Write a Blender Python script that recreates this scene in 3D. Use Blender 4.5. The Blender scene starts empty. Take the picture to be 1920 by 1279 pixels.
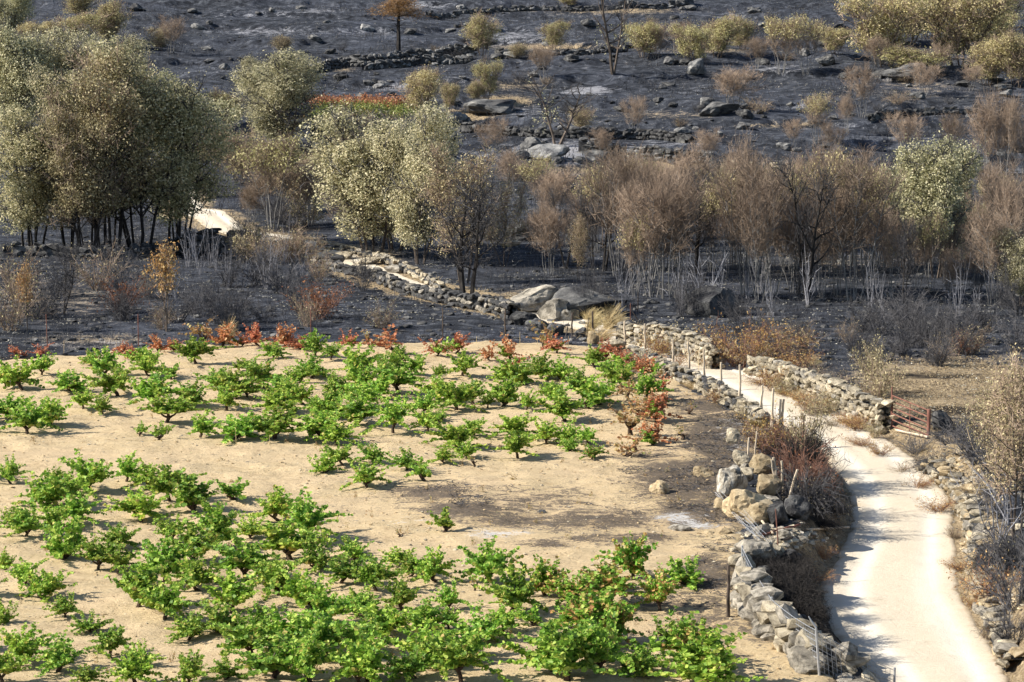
import bpy, math, random
import numpy as np
from mathutils import Vector, noise as mnoise

# ------------------------------------------------------------------ camera, sky, sun, exposure
S = bpy.context.scene
col = S.collection
F = 4500.0                      # focal length in photo pixels (1920 wide)
CAM_H = 13.7
PITCH = math.atan(593.5 / F)
cam_d = bpy.data.cameras.new('camera'); cam = bpy.data.objects.new('camera', cam_d); col.objects.link(cam)
cam_d.sensor_width = 36; cam_d.lens = 36 * F / 1920; cam_d.clip_start = 1; cam_d.clip_end = 3000
cam.location = (0, 0, CAM_H); cam.rotation_euler = (math.pi / 2 - PITCH, 0, 0)
S.camera = cam

SUN_EL = math.radians(37)
SHADOW = Vector((1.0, 0.10, 0)).normalized()          # direction in which shadows fall
sun_az = math.atan2(-SHADOW.x, -SHADOW.y)             # compass azimuth of the sun (from +Y, clockwise)
w = bpy.data.worlds.new('World'); S.world = w; w.use_nodes = True
nt = w.node_tree; bg = nt.nodes['Background']
sky = nt.nodes.new('ShaderNodeTexSky'); sky.sky_type = 'NISHITA'; sky.sun_disc = False
sky.sun_elevation = SUN_EL; sky.sun_rotation = sun_az; sky.altitude = 600
nt.links.new(sky.outputs[0], bg.inputs[0]); bg.inputs[1].default_value = 0.08
sd = bpy.data.lights.new('sun', 'SUN'); sd.energy = 5.0; sd.angle = math.radians(0.5); sd.color = (1.0, 0.935, 0.82)
so = bpy.data.objects.new('sun', sd); col.objects.link(so)
d = Vector((SHADOW.x * math.cos(SUN_EL), SHADOW.y * math.cos(SUN_EL), -math.sin(SUN_EL)))
so.rotation_euler = d.to_track_quat('-Z', 'Y').to_euler(); so.location = (-40, 40, 60)
S.view_settings.view_transform = 'Standard'; S.view_settings.look = 'None'
S.view_settings.exposure = 0.84; S.view_settings.gamma = 1.0
S.cycles.max_bounces = 5; S.cycles.transparent_max_bounces = 4
S.cycles.sample_clamp_indirect = 4

rng = np.random.default_rng(7)
R = random.Random(11)

# ------------------------------------------------------------------ noise and terrain
_tab = np.random.default_rng(3).random((256, 256)) * 2 - 1
def vn(x, y, s=0):
    x = np.asarray(x, float) + s * 37.3; y = np.asarray(y, float) + s * 91.7
    xi = np.floor(x).astype(int); yi = np.floor(y).astype(int)
    u = x - xi; v = y - yi; u = u * u * (3 - 2 * u); v = v * v * (3 - 2 * v)
    a = _tab[xi & 255, yi & 255]; b = _tab[(xi + 1) & 255, yi & 255]
    c = _tab[xi & 255, (yi + 1) & 255]; e = _tab[(xi + 1) & 255, (yi + 1) & 255]
    return (a * (1 - u) + b * u) * (1 - v) + (c * (1 - u) + e * u) * v
def fbm(x, y, o=4, s=0):
    r = 0; a = 1; t = 0
    for i in range(o):
        r = r + a * vn(x * 2 ** i, y * 2 ** i, s + i); t += a; a *= .5
    return r / t
def sst(a, b, x):
    t = np.clip((x - a) / (b - a), 0, 1); return t * t * (3 - 2 * t)

_py = np.arange(-60, 900, 2.0)
_pz = np.interp(_py, [-60, 150, 170, 200, 250, 300, 340, 400, 500, 700, 900], [0, 0, .8, 3, 7.5, 12.5, 17, 24, 36, 60, 80])
_pz = np.convolve(np.pad(_pz, 8, mode='edge'), np.ones(17) / 17, 'valid')
def base(y): return np.interp(y, _py, _pz)

def ray(px, py):
    ax = (px - 960) / F; ay = -(py - 639.5) / F
    return np.array([ax, math.cos(PITCH) + ay * math.sin(PITCH), -math.sin(PITCH) + ay * math.cos(PITCH)])
def on_plane(px, py, z=0.0):
    r = ray(px, py); t = (z - CAM_H) / r[2]; return r[0] * t, r[1] * t
def proj(x, y, z):
    dz = z - CAM_H
    cy = y * math.cos(PITCH) - dz * math.sin(PITCH); up = y * math.sin(PITCH) + dz * math.cos(PITCH)
    return 960 + F * x / cy, 639.5 - F * up / cy

# road, centre line with half width and how deep it lies below the fields
road_px = [(1790, 1400, 1.0), (1768, 1279, 1.0), (1712, 1200, 1.0), (1672, 1110, 1.0), (1690, 1010, .95), (1690, 940, .9), (1650, 880, .75),
           (1590, 830, .6), (1510, 780, .45), (1440, 741, .3), (1385, 712, .2), (1320, 690, .15), (1240, 650, .1), (1150, 622, .05),
           (1040, 598, 0), (960, 580, 0), (880, 562, 0), (760, 535, 0), (680, 503, 0), (600, 470, 0), (510, 452, 0), (430, 440, 0), (385, 418, 0)]
rc = []
for px, py, dp in road_px:
    x, y = on_plane(px, py, -dp); rc.append((x, y, dp, -.3 if 1050 < py < 1250 else 0.0 if py > 640 else (.35 if py > 500 else .25)))
rc += [(-22.3, 166, 0, .3), (-24.5, 178, 0, .5)]
rc = np.array(rc)
def catmull(P, n=8):
    out = []
    for i in range(len(P) - 1):
        p0 = P[max(i - 1, 0)]; p1 = P[i]; p2 = P[i + 1]; p3 = P[min(i + 2, len(P) - 1)]
        for k in range(n):
            t = k / n
            out.append(.5 * ((2 * p1) + (-p0 + p2) * t + (2 * p0 - 5 * p1 + 4 * p2 - p3) * t * t + (-p0 + 3 * p1 - 3 * p2 + p3) * t ** 3))
    out.append(P[-1]); return np.array(out)
rcs = catmull(rc, 5)
HALF = 1.45
def road_dist(x, y):
    x = np.asarray(x, float); y = np.asarray(y, float)
    shp = x.shape; x = x.ravel(); y = y.ravel()
    best = np.full(x.shape, 99.0); dep = np.zeros(x.shape)
    near = np.nonzero((y > rcs[:, 1].min() - 5) & (y < rcs[:, 1].max() + 5) & (x > rcs[:, 0].min() - 5) & (x < rcs[:, 0].max() + 5))[0]
    if len(near) == 0: return best.reshape(shp), dep.reshape(shp)
    xa = x[near]; ya = y[near]
    for i in range(len(rcs) - 1):
        ax, ay, ad, an = rcs[i]; bx, by, bd, bn = rcs[i + 1]
        k = np.nonzero((np.abs(xa - (ax + bx) / 2) < abs(ax - bx) / 2 + 5) & (np.abs(ya - (ay + by) / 2) < abs(ay - by) / 2 + 5))[0]
        if len(k) == 0: continue
        px_, py_ = xa[k], ya[k]
        dx, dy = bx - ax, by - ay; L = dx * dx + dy * dy + 1e-9
        t = np.clip(((px_ - ax) * dx + (py_ - ay) * dy) / L, 0, 1)
        dd = np.hypot(px_ - ax - t * dx, py_ - ay - t * dy) + an + (bn - an) * t
        kk = near[k]; m = dd < best[kk]
        best[kk[m]] = dd[m]; dep[kk[m]] = (ad + (bd - ad) * t)[m]
    return best.reshape(shp), dep.reshape(shp)
def h(x, y):
    x = np.asarray(x, float); y = np.asarray(y, float)
    a = sst(145, 215, y); b = base(y + 6 * fbm(x / 60, y / 60, 2, 5) * a)
    z = b + a * (fbm(x / 16, y / 16, 3, 1) * 1.1 + fbm(x / 3.5, y / 3.5, 3, 2) * .48)
    q = z / 1.7 + .35 * fbm(x / 22, y / 22, 2, 9)
    fr = q - np.floor(q)
    z = z + a * .55 * (sst(.72, .9, fr) - fr)
    z = z + (1 - a) * (fbm(x / 9, y / 9, 3, 3) * .12 + fbm(x / 1.6, y / 1.6, 2, 4) * .045)
    rd, dp = road_dist(x, y)
    wv = 1 - sst(HALF + .1, HALF + 1.15, rd)
    zr = base(y) - dp + .015 * fbm(x / .8, y / .8, 2, 8) - .03 * np.exp(-((rd - .75) / .25) ** 2)
    return z * (1 - wv) + zr * wv
def hz(x, y): return float(h(np.array([x]), np.array([y]))[0])
_tt = np.linspace(30, 640, 3000)
def P(px, py):
    r = ray(px, py)
    k0 = int(np.argmax(base(r[1] * _tt) > CAM_H + r[2] * _tt)) or 2999
    tc = _tt[k0]; t = np.linspace(tc - 10 - tc * .06, tc + 8 + tc * .06, 60)
    zz = h(r[0] * t, r[1] * t) - (CAM_H + r[2] * t)
    k = int(np.argmax(zz > 0))
    if zz[k] <= 0: k = 59
    lo, hi = t[max(k - 1, 0)], t[k]
    t = np.linspace(lo, hi, 16); zz = h(r[0] * t, r[1] * t) - (CAM_H + r[2] * t); k = int(np.argmax(zz > 0)); t = t[k]
    x, y = r[0] * t, r[1] * t
    return Vector((x, y, hz(x, y)))
def ppm(p): return F / p.y       # pixels per metre at that depth

# ------------------------------------------------------------------ materials
def mat(name):
    m = bpy.data.materials.new(name); m.use_nodes = True; n = m.node_tree; n.nodes.clear()
    o = n.nodes.new('ShaderNodeOutputMaterial'); return m, n, o
def N(n, t, **k):
    q = n.nodes.new(t)
    for a, b in k.items():
        if a.startswith('i_'):
            key = a[2:]; q.inputs[int(key) if key.isdigit() else key].default_value = b
        else: setattr(q, a, b)
    return q
def ramp(n, src, stops, interp='LINEAR'):
    r = n.nodes.new('ShaderNodeValToRGB'); r.color_ramp.interpolation = interp
    e = r.color_ramp.elements
    while len(e) < len(stops): e.new(.5)
    for i, (p, c) in enumerate(stops):
        e[i].position = p; e[i].color = (*c, 1) if len(c) == 3 else c
    n.links.new(src, r.inputs[0]); return r.outputs[0]
def noise(n, scale, detail=5, rough=.6, dist=0, coord='Object', vec=None, scl=None):
    t = N(n, 'ShaderNodeTexNoise'); t.inputs['Scale'].default_value = scale; t.inputs['Detail'].default_value = detail
    t.inputs['Roughness'].default_value = rough; t.inputs['Distortion'].default_value = dist
    if vec is None:
        tc = N(n, 'ShaderNodeTexCoord'); vec = tc.outputs[coord]
    if scl:
        mp = N(n, 'ShaderNodeMapping'); mp.inputs['Scale'].default_value = scl; n.links.new(vec, mp.inputs[0]); vec = mp.outputs[0]
    n.links.new(vec, t.inputs['Vector']); return t.outputs['Fac']
def mixc(n, fac, a, b, mode='MIX'):
    m = N(n, 'ShaderNodeMix', data_type='RGBA', blend_type=mode)
    for s, v in ((0, fac), (6, a), (7, b)):
        if isinstance(v, (float, int)): m.inputs[s].default_value = v
        elif isinstance(v, tuple): m.inputs[s].default_value = (*v, 1)
        else: n.links.new(v, m.inputs[s])
    return m.outputs[2]
def mth(n, op, a, b=0.0, clamp=False):
    m = N(n, 'ShaderNodeMath', operation=op); m.use_clamp = clamp
    for i, v in enumerate((a, b)):
        if isinstance(v, (float, int)): m.inputs[i].default_value = v
        else: n.links.new(v, m.inputs[i])
    return m.outputs[0]
def surf(n, o, colr, rough=.9, bump=None, strength=.5, dist=.05, spec=.15):
    b = N(n, 'ShaderNodeBsdfPrincipled'); b.inputs['Roughness'].default_value = rough
    b.inputs['Specular IOR Level'].default_value = spec
    if isinstance(colr, tuple): b.inputs['Base Color'].default_value = (*colr, 1)
    else: n.links.new(colr, b.inputs['Base Color'])
    if bump is not None:
        bp = N(n, 'ShaderNodeBump'); bp.inputs['Strength'].default_value = strength; bp.inputs['Distance'].default_value = dist
        n.links.new(bump, bp.inputs['Height']); n.links.new(bp.outputs[0], b.inputs['Normal'])
    n.links.new(b.outputs[0], o.inputs[0]); return b
def attr(n, name):
    return N(n, 'ShaderNodeAttribute', attribute_name=name).outputs['Fac']

def leaf_mat(name, stops, transl=.3, objvar=.25):
    m, n, o = mat(name)
    g = N(n, 'ShaderNodeNewGeometry'); oi = N(n, 'ShaderNodeObjectInfo')
    c = ramp(n, g.outputs['Random Per Island'], stops)
    hs = N(n, 'ShaderNodeHueSaturation'); n.links.new(c, hs.inputs['Color'])
    v = mth(n, 'ADD', mth(n, 'MULTIPLY', oi.outputs['Random'], objvar), 1 - objvar / 2); n.links.new(v, hs.inputs['Value'])
    hh = mth(n, 'ADD', mth(n, 'MULTIPLY', mth(n, 'FRACT', mth(n, 'MULTIPLY', oi.outputs['Random'], 7.31)), .02), .49); n.links.new(hh, hs.inputs['Hue'])
    df = N(n, 'ShaderNodeBsdfPrincipled'); df.inputs['Roughness'].default_value = .55; df.inputs['Specular IOR Level'].default_value = .3
    tr = N(n, 'ShaderNodeBsdfTranslucent'); mx = N(n, 'ShaderNodeMixShader'); mx.inputs[0].default_value = transl
    n.links.new(hs.outputs[0], df.inputs['Base Color']); n.links.new(hs.outputs[0], tr.inputs[0])
    n.links.new(df.outputs[0], mx.inputs[1]); n.links.new(tr.outputs[0], mx.inputs[2]); n.links.new(mx.outputs[0], o.inputs[0])
    return m
def bark_mat(name, a, b, scale=6, objvar=.3):
    m, n, o = mat(name)
    f = noise(n, scale, 4, .6, scl=(1, 1, .35)); oi = N(n, 'ShaderNodeObjectInfo')
    c = ramp(n, f, [(.3, a), (.65, b)])
    hs = N(n, 'ShaderNodeHueSaturation'); n.links.new(c, hs.inputs['Color'])
    n.links.new(mth(n, 'ADD', mth(n, 'MULTIPLY', oi.outputs['Random'], objvar), 1 - objvar / 2), hs.inputs['Value'])
    surf(n, o, hs.outputs[0], .9, f, .4, .03); return m
def stone_mat(name, pale, mid, dark, lo=.35, hi=.62, scale=2.5):
    m, n, o = mat(name)
    oi = N(n, 'ShaderNodeObjectInfo'); tc = N(n, 'ShaderNodeTexCoord')
    ad = N(n, 'ShaderNodeVectorMath', operation='ADD'); n.links.new(tc.outputs['Object'], ad.inputs[0])
    cb = N(n, 'ShaderNodeCombineXYZ'); n.links.new(mth(n, 'MULTIPLY', oi.outputs['Random'], 50.0), cb.inputs[0]); n.links.new(cb.outputs[0], ad.inputs[1])
    f = noise(n, scale * .6, 6, .65, .3, vec=ad.outputs[0]); f2 = noise(n, scale * 6, 5, .7, vec=ad.outputs[0])
    c = ramp(n, f, [(lo, dark), ((lo + hi) / 2, mid), (hi, pale)])
    c = mixc(n, .5, c, ramp(n, f2, [(.3, (.35, .33, .3)), (.7, (1, 1, 1))]), 'MULTIPLY')
    hs = N(n, 'ShaderNodeHueSaturation'); n.links.new(c, hs.inputs['Color'])
    r2 = mth(n, 'FRACT', mth(n, 'MULTIPLY', oi.outputs['Random'], 13.7))
    n.links.new(mth(n, 'ADD', mth(n, 'MULTIPLY', r2, .7), .75), hs.inputs['Value'])
    surf(n, o, hs.outputs[0], .92, f2, .7, .15); return m

M = {}
M['vine'] = leaf_mat('vine_leaf', [(0, (.09, .19, .025)), (.35, (.20, .37, .045)), (.7, (.37, .53, .085)), (.93, (.55, .64, .14)), (1, (.55, .42, .14))], .4, .45)
M['vine_edge'] = leaf_mat('vine_leaf_browning', [(0, (.11, .25, .025)), (.45, (.20, .38, .04)), (.65, (.36, .45, .08)), (.83, (.50, .36, .12)), (1, (.46, .22, .09))], .3)
M['vine_red'] = leaf_mat('vine_leaf_red', [(0, (.24, .08, .04)), (.35, (.48, .17, .08)), (.7, (.58, .27, .13)), (1, (.56, .40, .22))], .3)
M['vine_dry'] = leaf_mat('vine_leaf_dry', [(0, (.30, .16, .07)), (.5, (.45, .30, .13)), (.85, (.42, .36, .14)), (1, (.22, .28, .06))], .3)
M['olive'] = leaf_mat('grey_olive_leaf', [(0, (.18, .17, .085)), (.3, (.37, .355, .20)), (.65, (.60, .56, .36)), (1, (.80, .72, .50))], .35, .25)
M['grove'] = leaf_mat('grove_leaf', [(0, (.15, .15, .07)), (.3, (.34, .325, .175)), (.65, (.58, .54, .33)), (1, (.80, .70, .47))], .35, .2)
M['brownleaf'] = leaf_mat('scorched_leaf', [(0, (.15, .125, .065)), (.4, (.32, .27, .14)), (.7, (.50, .44, .25)), (1, (.70, .60, .37))], .25, .3)
M['yellow'] = leaf_mat('yellow_olive_leaf', [(0, (.22, .20, .08)), (.35, (.42, .385, .17)), (.7, (.62, .55, .29)), (1, (.76, .67, .40))], .3, .3)
M['gold'] = leaf_mat('golden_leaf', [(0, (.30, .15, .05)), (.4, (.46, .28, .10)), (.75, (.58, .40, .17)), (1, (.40, .33, .14))], .25)
M['rust'] = leaf_mat('rust_leaf', [(0, (.14, .05, .025)), (.5, (.29, .11, .045)), (1, (.42, .22, .09))], .25)
M['straw'] = leaf_mat('straw', [(0, (.33, .24, .11)), (.5, (.52, .40, .20)), (1, (.66, .54, .31))], .15)
M['litter'] = leaf_mat('dry_litter', [(0, (.16, .11, .06)), (.4, (.35, .25, .13)), (.8, (.50, .39, .22)), (1, (.25, .28, .08))], .1)
M['field_litter'] = leaf_mat('half_burnt_litter', [(0, (.05, .04, .035)), (.35, (.13, .10, .07)), (.6, (.36, .27, .16)), (1, (.60, .48, .30))], .05)
M['ashfleck'] = leaf_mat('ash_fleck', [(0, (.12, .12, .12)), (.4, (.26, .25, .22)), (.8, (.42, .38, .30)), (1, (.70, .66, .58))], 0)
M['bark_black'] = bark_mat('charred_bark', (.012, .011, .012), (.05, .045, .042))
M['bark_vine'] = bark_mat('vine_bark', (.025, .018, .014), (.10, .07, .05), 20)
M['bark_pale'] = bark_mat('pale_bark', (.07, .068, .068), (.27, .26, .25), 5)
M['bark_brown'] = bark_mat('brown_bark', (.04, .033, .028), (.15, .12, .10), 5)
M['twig_brown'] = bark_mat('brown_twigs', (.16, .115, .085), (.37, .285, .215), 1.5, .55)
M['twig_dark'] = bark_mat('burnt_twigs', (.03, .03, .034), (.13, .125, .13), 3, .5)
M['twig_grey'] = bark_mat('grey_twigs', (.11, .11, .125), (.30, .30, .33), 3)
M['twig_red'] = bark_mat('reddish_twigs', (.10, .055, .04), (.28, .16, .12), 3)
M['wood'] = bark_mat('weathered_wood', (.34, .26, .18), (.66, .56, .43), 8)
M['wood_dark'] = bark_mat('charred_wood', (.03, .025, .022), (.13, .10, .08), 8)
M['rust_metal'] = bark_mat('rusty_metal', (.10, .045, .035), (.26, .125, .095), 9, .1)
M['stone'] = stone_mat('pale_granite', (.68, .60, .45), (.45, .39, .29), (.17, .14, .10))
M['stone_dark'] = stone_mat('smoked_granite', (.34, .33, .31), (.13, .13, .13), (.045, .045, .05), .4, .75)
M['stone_hill'] = stone_mat('weathered_grey_rock', (.40, .39, .37), (.20, .20, .20), (.06, .06, .065), .36, .68)
M['stone_warm'] = stone_mat('ochre_granite', (.66, .54, .36), (.50, .39, .24), (.20, .145, .09), .32, .64)
M['stone_grey'] = stone_mat('grey_boulder', (.55, .50, .42), (.34, .31, .26), (.11, .10, .085), .36, .64)
M['stone_white'] = stone_mat('whitish_boulder', (.72, .67, .58), (.38, .34, .28), (.15, .13, .10), .38, .58)
m, n, o = mat('galvanised_steel'); b = surf(n, o, ramp(n, noise(n, 9, 3), [(.3, (.35, .36, .38)), (.7, (.55, .56, .58))]), .45); b.inputs['Metallic'].default_value = .5; M['steel'] = m

# burnt ground
m, n, o = mat('burnt_ground'); M['burnt'] = m
big = noise(n, .09, 6, .62, .6); midn = noise(n, .9, 7, .68, .5); fin = noise(n, 7, 6, .75, .2); vf = noise(n, 26, 3, .7)
c = ramp(n, midn, [(.34, (.011, .012, .016)), (.48, (.030, .034, .044)), (.63, (.090, .098, .118))])
c = mixc(n, ramp(n, big, [(.45, (0, 0, 0)), (.7, (1, 1, 1))]), c, ramp(n, midn, [(.35, (.026, .030, .042)), (.66, (.115, .128, .165))]))
c = mixc(n, ramp(n, fin, [(.60, (0, 0, 0)), (.74, (1, 1, 1))]), c, (.20, .19, .185))
tan = attr(n, 'tan'); ash = attr(n, 'ash')
tn = mth(n, 'ADD', mth(n, 'MULTIPLY', tan, 1.4), mth(n, 'MULTIPLY', mth(n, 'SUBTRACT', mth(n, 'ADD', midn, fin), 1.0), 1.9))
tcol = ramp(n, mth(n, 'ADD', mth(n, 'MULTIPLY', fin, .6), mth(n, 'MULTIPLY', vf, .4)), [(.38, (.13, .095, .06)), (.48, (.38, .29, .18)), (.6, (.62, .49, .32))])
c = mixc(n, ramp(n, tn, [(.38, (0, 0, 0)), (.66, (1, 1, 1))]), c, tcol)
an = mth(n, 'ADD', mth(n, 'MULTIPLY', ash, 1.25), mth(n, 'MULTIPLY', mth(n, 'SUBTRACT', mth(n, 'ADD', midn, fin), 1.0), 2.4))
c = mixc(n, ramp(n, an, [(.42, (0, 0, 0)), (.8, (.85, .85, .85))]), c, (.40, .40, .43))
c = mixc(n, ramp(n, mth(n, 'ADD', attr(n, 'char_shade'), mth(n, 'MULTIPLY', mth(n, 'SUBTRACT', midn, .5), 1.5)), [(.35, (0, 0, 0)), (.7, (.92, .92, .92))]), c, (.022, .018, .017))
surf(n, o, c, .95, mth(n, 'ADD', fin, mth(n, 'MULTIPLY', midn, 2.0)), 1.0, .22)

# vineyard soil
m, n, o = mat('sandy_soil'); M['soil'] = m
big = noise(n, .3, 4, .6, .4); midn = noise(n, 2.2, 6, .7, .6, scl=(.6, 1, 1)); fin = noise(n, 16, 6, .75, .3, scl=(.6, 1, 1)); vf = noise(n, 55, 3, .7)
c = ramp(n, mth(n, 'ADD', mth(n, 'MULTIPLY', fin, .55), mth(n, 'MULTIPLY', midn, .45)), [(.36, (.28, .19, .11)), (.44, (.48, .365, .215)), (.55, (.59, .465, .285)), (.68, (.70, .585, .39))])
c = mixc(n, ramp(n, big, [(.4, (0, 0, 0)), (.7, (.6, .6, .6))]), c, (.58, .44, .28), 'MIX')
c = mixc(n, ramp(n, vf, [(.62, (0, 0, 0)), (.75, (.7, .7, .7))]), c, (.26, .17, .10))
burn = attr(n, 'burn'); ash = attr(n, 'ash')
bn = mth(n, 'ADD', mth(n, 'MULTIPLY', burn, 2.5), mth(n, 'MULTIPLY', mth(n, 'SUBTRACT', mth(n, 'ADD', midn, fin), 1.04), 4.2))
c = mixc(n, ramp(n, bn, [(.4, (0, 0, 0)), (.7, (.9, .9, .9))]), c, ramp(n, fin, [(.38, (.028, .024, .023)), (.62, (.15, .12, .10))]))
an = mth(n, 'ADD', ash, mth(n, 'MULTIPLY', mth(n, 'SUBTRACT', mth(n, 'ADD', midn, fin), 1.0), 2.0))
c = mixc(n, ramp(n, an, [(.45, (0, 0, 0)), (.75, (.9, .9, .9))]), c, (.60, .585, .57))
surf(n, o, c, .95, mth(n, 'ADD', fin, mth(n, 'MULTIPLY', midn, 2.0)), .8, .07)

# dirt road
m, n, o = mat('pale_dirt_road'); M['road'] = m
midn = noise(n, 1.1, 6, .65, .4); fin = noise(n, 14, 6, .75); vf = noise(n, 60, 3, .7)
ed = attr(n, 'edge'); tr = attr(n, 'track')
c = ramp(n, mth(n, 'ADD', mth(n, 'MULTIPLY', fin, .5), mth(n, 'MULTIPLY', midn, .5)), [(.36, (.44, .375, .28)), (.48, (.60, .53, .42)), (.62, (.70, .635, .53))])
c = mixc(n, mth(n, 'MULTIPLY', mth(n, 'SUBTRACT', 1.0, tr), ramp(n, midn, [(.4, (0, 0, 0)), (.6, (.6, .6, .6))])), c, (.50, .42, .31))
c = mixc(n, mth(n, 'MULTIPLY', tr, .8), c, (.70, .65, .56))
en = mth(n, 'ADD', ed, mth(n, 'MULTIPLY', mth(n, 'SUBTRACT', mth(n, 'ADD', midn, fin), 1.0), 1.6))
c = mixc(n, ramp(n, en, [(.42, (0, 0, 0)), (.8, (1, 1, 1))]), c, ramp(n, fin, [(.35, (.26, .19, .12)), (.65, (.56, .45, .31))]))
c = mixc(n, ramp(n, vf, [(.64, (0, 0, 0)), (.76, (.45, .45, .45))]), c, (.40, .33, .25))
surf(n, o, c, .95, mth(n, 'ADD', fin, midn), .5, .04)

# ------------------------------------------------------------------ mesh helpers
def mk_mesh(name, V, faces_flat, sizes, mats, mi=None, smooth=False):
    me = bpy.data.meshes.new(name)
    V = np.asarray(V, np.float32); ff = np.asarray(faces_flat, np.int32).ravel(); sizes = np.asarray(sizes, np.int32)
    me.vertices.add(len(V)); me.vertices.foreach_set('co', V.ravel())
    me.loops.add(len(ff)); me.loops.foreach_set('vertex_index', ff)
    me.polygons.add(len(sizes)); st = np.concatenate([[0], np.cumsum(sizes)[:-1]]).astype(np.int32)
    me.polygons.foreach_set('loop_start', st); me.polygons.foreach_set('loop_total', sizes)
    for q in mats: me.materials.append(q)
    if mi is not None: me.polygons.foreach_set('material_index', np.asarray(mi, np.int32))
    me.polygons.foreach_set('use_smooth', np.full(len(sizes), smooth))
    me.update(calc_edges=True); return me
def obj(name, me, parent=None, loc=(0, 0, 0), rot=(0, 0, 0), scl=(1, 1, 1)):
    o = bpy.data.objects.new(name, me); col.objects.link(o); o.parent = parent
    o.location = loc; o.rotation_euler = rot; o.scale = scl; return o
def tag(o, label=None, cat=None, group=None, kind=None):
    if label: o['label'] = label
    if cat: o['category'] = cat
    if group: o['group'] = group
    if kind: o['kind'] = kind
    return o
def empty(name, loc, rz=0, scl=(1, 1, 1)):
    o = bpy.data.objects.new(name, None); col.objects.link(o); o.location = loc; o.rotation_euler = (0, 0, rz)
    o.scale = scl; o.empty_display_size = .2; return o

def tubes(name, segs, mtl, sides=3, smooth=False):
    A = np.array([s[0] for s in segs], float); B = np.array([s[1] for s in segs], float)
    ra = np.array([s[2] for s in segs])[:, None, None]; rb = np.array([s[3] for s in segs])[:, None, None]
    dv = B - A; L = np.linalg.norm(dv, axis=1, keepdims=True) + 1e-9; dv = dv / L
    ref = np.where(np.abs(dv[:, 2:3]) > .9, np.array([[1., 0, 0]]), np.array([[0, 0, 1.]]))
    u = np.cross(dv, ref); u /= np.linalg.norm(u, axis=1, keepdims=True) + 1e-9; v = np.cross(dv, u)
    an = np.arange(sides) * 2 * math.pi / sides
    ring = u[:, None, :] * np.cos(an)[None, :, None] + v[:, None, :] * np.sin(an)[None, :, None]
    V = np.concatenate([A[:, None, :] + ring * ra, B[:, None, :] + ring * rb], axis=1).reshape(-1, 3)
    n_ = len(A); b0 = (np.arange(n_) * 2 * sides)[:, None]; k = np.arange(sides)[None, :]; k2 = (k + 1) % sides
    q = np.stack([b0 + k, b0 + sides + k, b0 + sides + k2, b0 + k2], axis=2).reshape(-1, 4)
    fl = [q.ravel()]; sz = [np.full(len(q), 4)]
    if sides > 3:
        cap = (b0 + sides + np.arange(sides)[None, :]); fl.append(cap.ravel()); sz.append(np.full(n_, sides))
    return mk_mesh(name, V, np.concatenate(fl), np.concatenate(sz), [mtl], smooth=smooth)

def leaves(name, C, size, mtl, up=.5, out=None, asp=.6, five=False, seed=0):
    g = np.random.default_rng(seed); n_ = len(C)
    nr = g.normal(size=(n_, 3)); nr /= np.linalg.norm(nr, axis=1, keepdims=True)
    nr[:, 2] += up
    if out is not None: nr += out
    nr /= np.linalg.norm(nr, axis=1, keepdims=True) + 1e-9
    t = g.normal(size=(n_, 3)); u = np.cross(nr, t); u /= np.linalg.norm(u, axis=1, keepdims=True) + 1e-9; v = np.cross(nr, u)
    s = (size * g.uniform(.6, 1.3, n_))[:, None]
    if five:
        pts = [(-.15, -.5), (.45, -.45), (.6, .1), (.0, .62), (-.6, .12), (-.45, -.42)]
        V = np.stack([C + u * s * a + v * s * b_ + nr * s * (.12 if i in (2, 4) else -.06) for i, (a, b_) in enumerate(pts)], 1).reshape(-1, 3); k = 6
    else:
        bend = nr * s * .12
        V = np.stack([C - v * s * .5, C + u * s * .5 * asp + bend, C + v * s * .5, C - u * s * .5 * asp + bend], 1).reshape(-1, 3); k = 4
    f = np.arange(n_ * k); return mk_mesh(name, V, f, np.full(n_, k), [mtl])

def rv(r, a): return Vector((r.gauss(0, a), r.gauss(0, a), r.gauss(0, a)))

# ------------------------------------------------------------------ the ground
def grid_mesh(name, X, Y, Z, mats, keep=None, attrs=None, smooth=True):
    ny, nx = X.shape
    V = np.stack([X, Y, Z], -1).reshape(-1, 3); i = np.arange(nx * ny).reshape(ny, nx)
    q = np.stack([i[:-1, :-1], i[:-1, 1:], i[1:, 1:], i[1:, :-1]], -1).reshape(-1, 4)
    if keep is not None:
        q = q[keep.ravel()]; used = np.zeros(len(V), bool); used[q.ravel()] = True
        rm = np.cumsum(used) - 1; V = V[used]; q = rm[q]
    me = mk_mesh(name, V, q, np.full(len(q), 4), mats, smooth=smooth)
    for k, a in (attrs or {}).items():
        a = a.ravel()
        if keep is not None: a = a[used]
        at = me.attributes.new(k, 'FLOAT', 'POINT'); at.data.foreach_set('value', a.astype(np.float32))
    return me

def blobs(PX, PY, lst):
    r = np.zeros(PX.shape)
    for (cx, cy, rx, ry, a) in lst:
        dd = ((PX - cx) / rx) ** 2 + ((PY - cy) / ry) ** 2
        r = np.maximum(r, a * np.exp(-dd * 1.1))
    return r
def pix(X, Y, Z):
    cy = Y * math.cos(PITCH) - (Z - CAM_H) * math.sin(PITCH); up = Y * math.sin(PITCH) + (Z - CAM_H) * math.cos(PITCH)
    cy = np.maximum(cy, 5); return 960 + F * X / cy, 639.5 - F * up / cy

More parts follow.
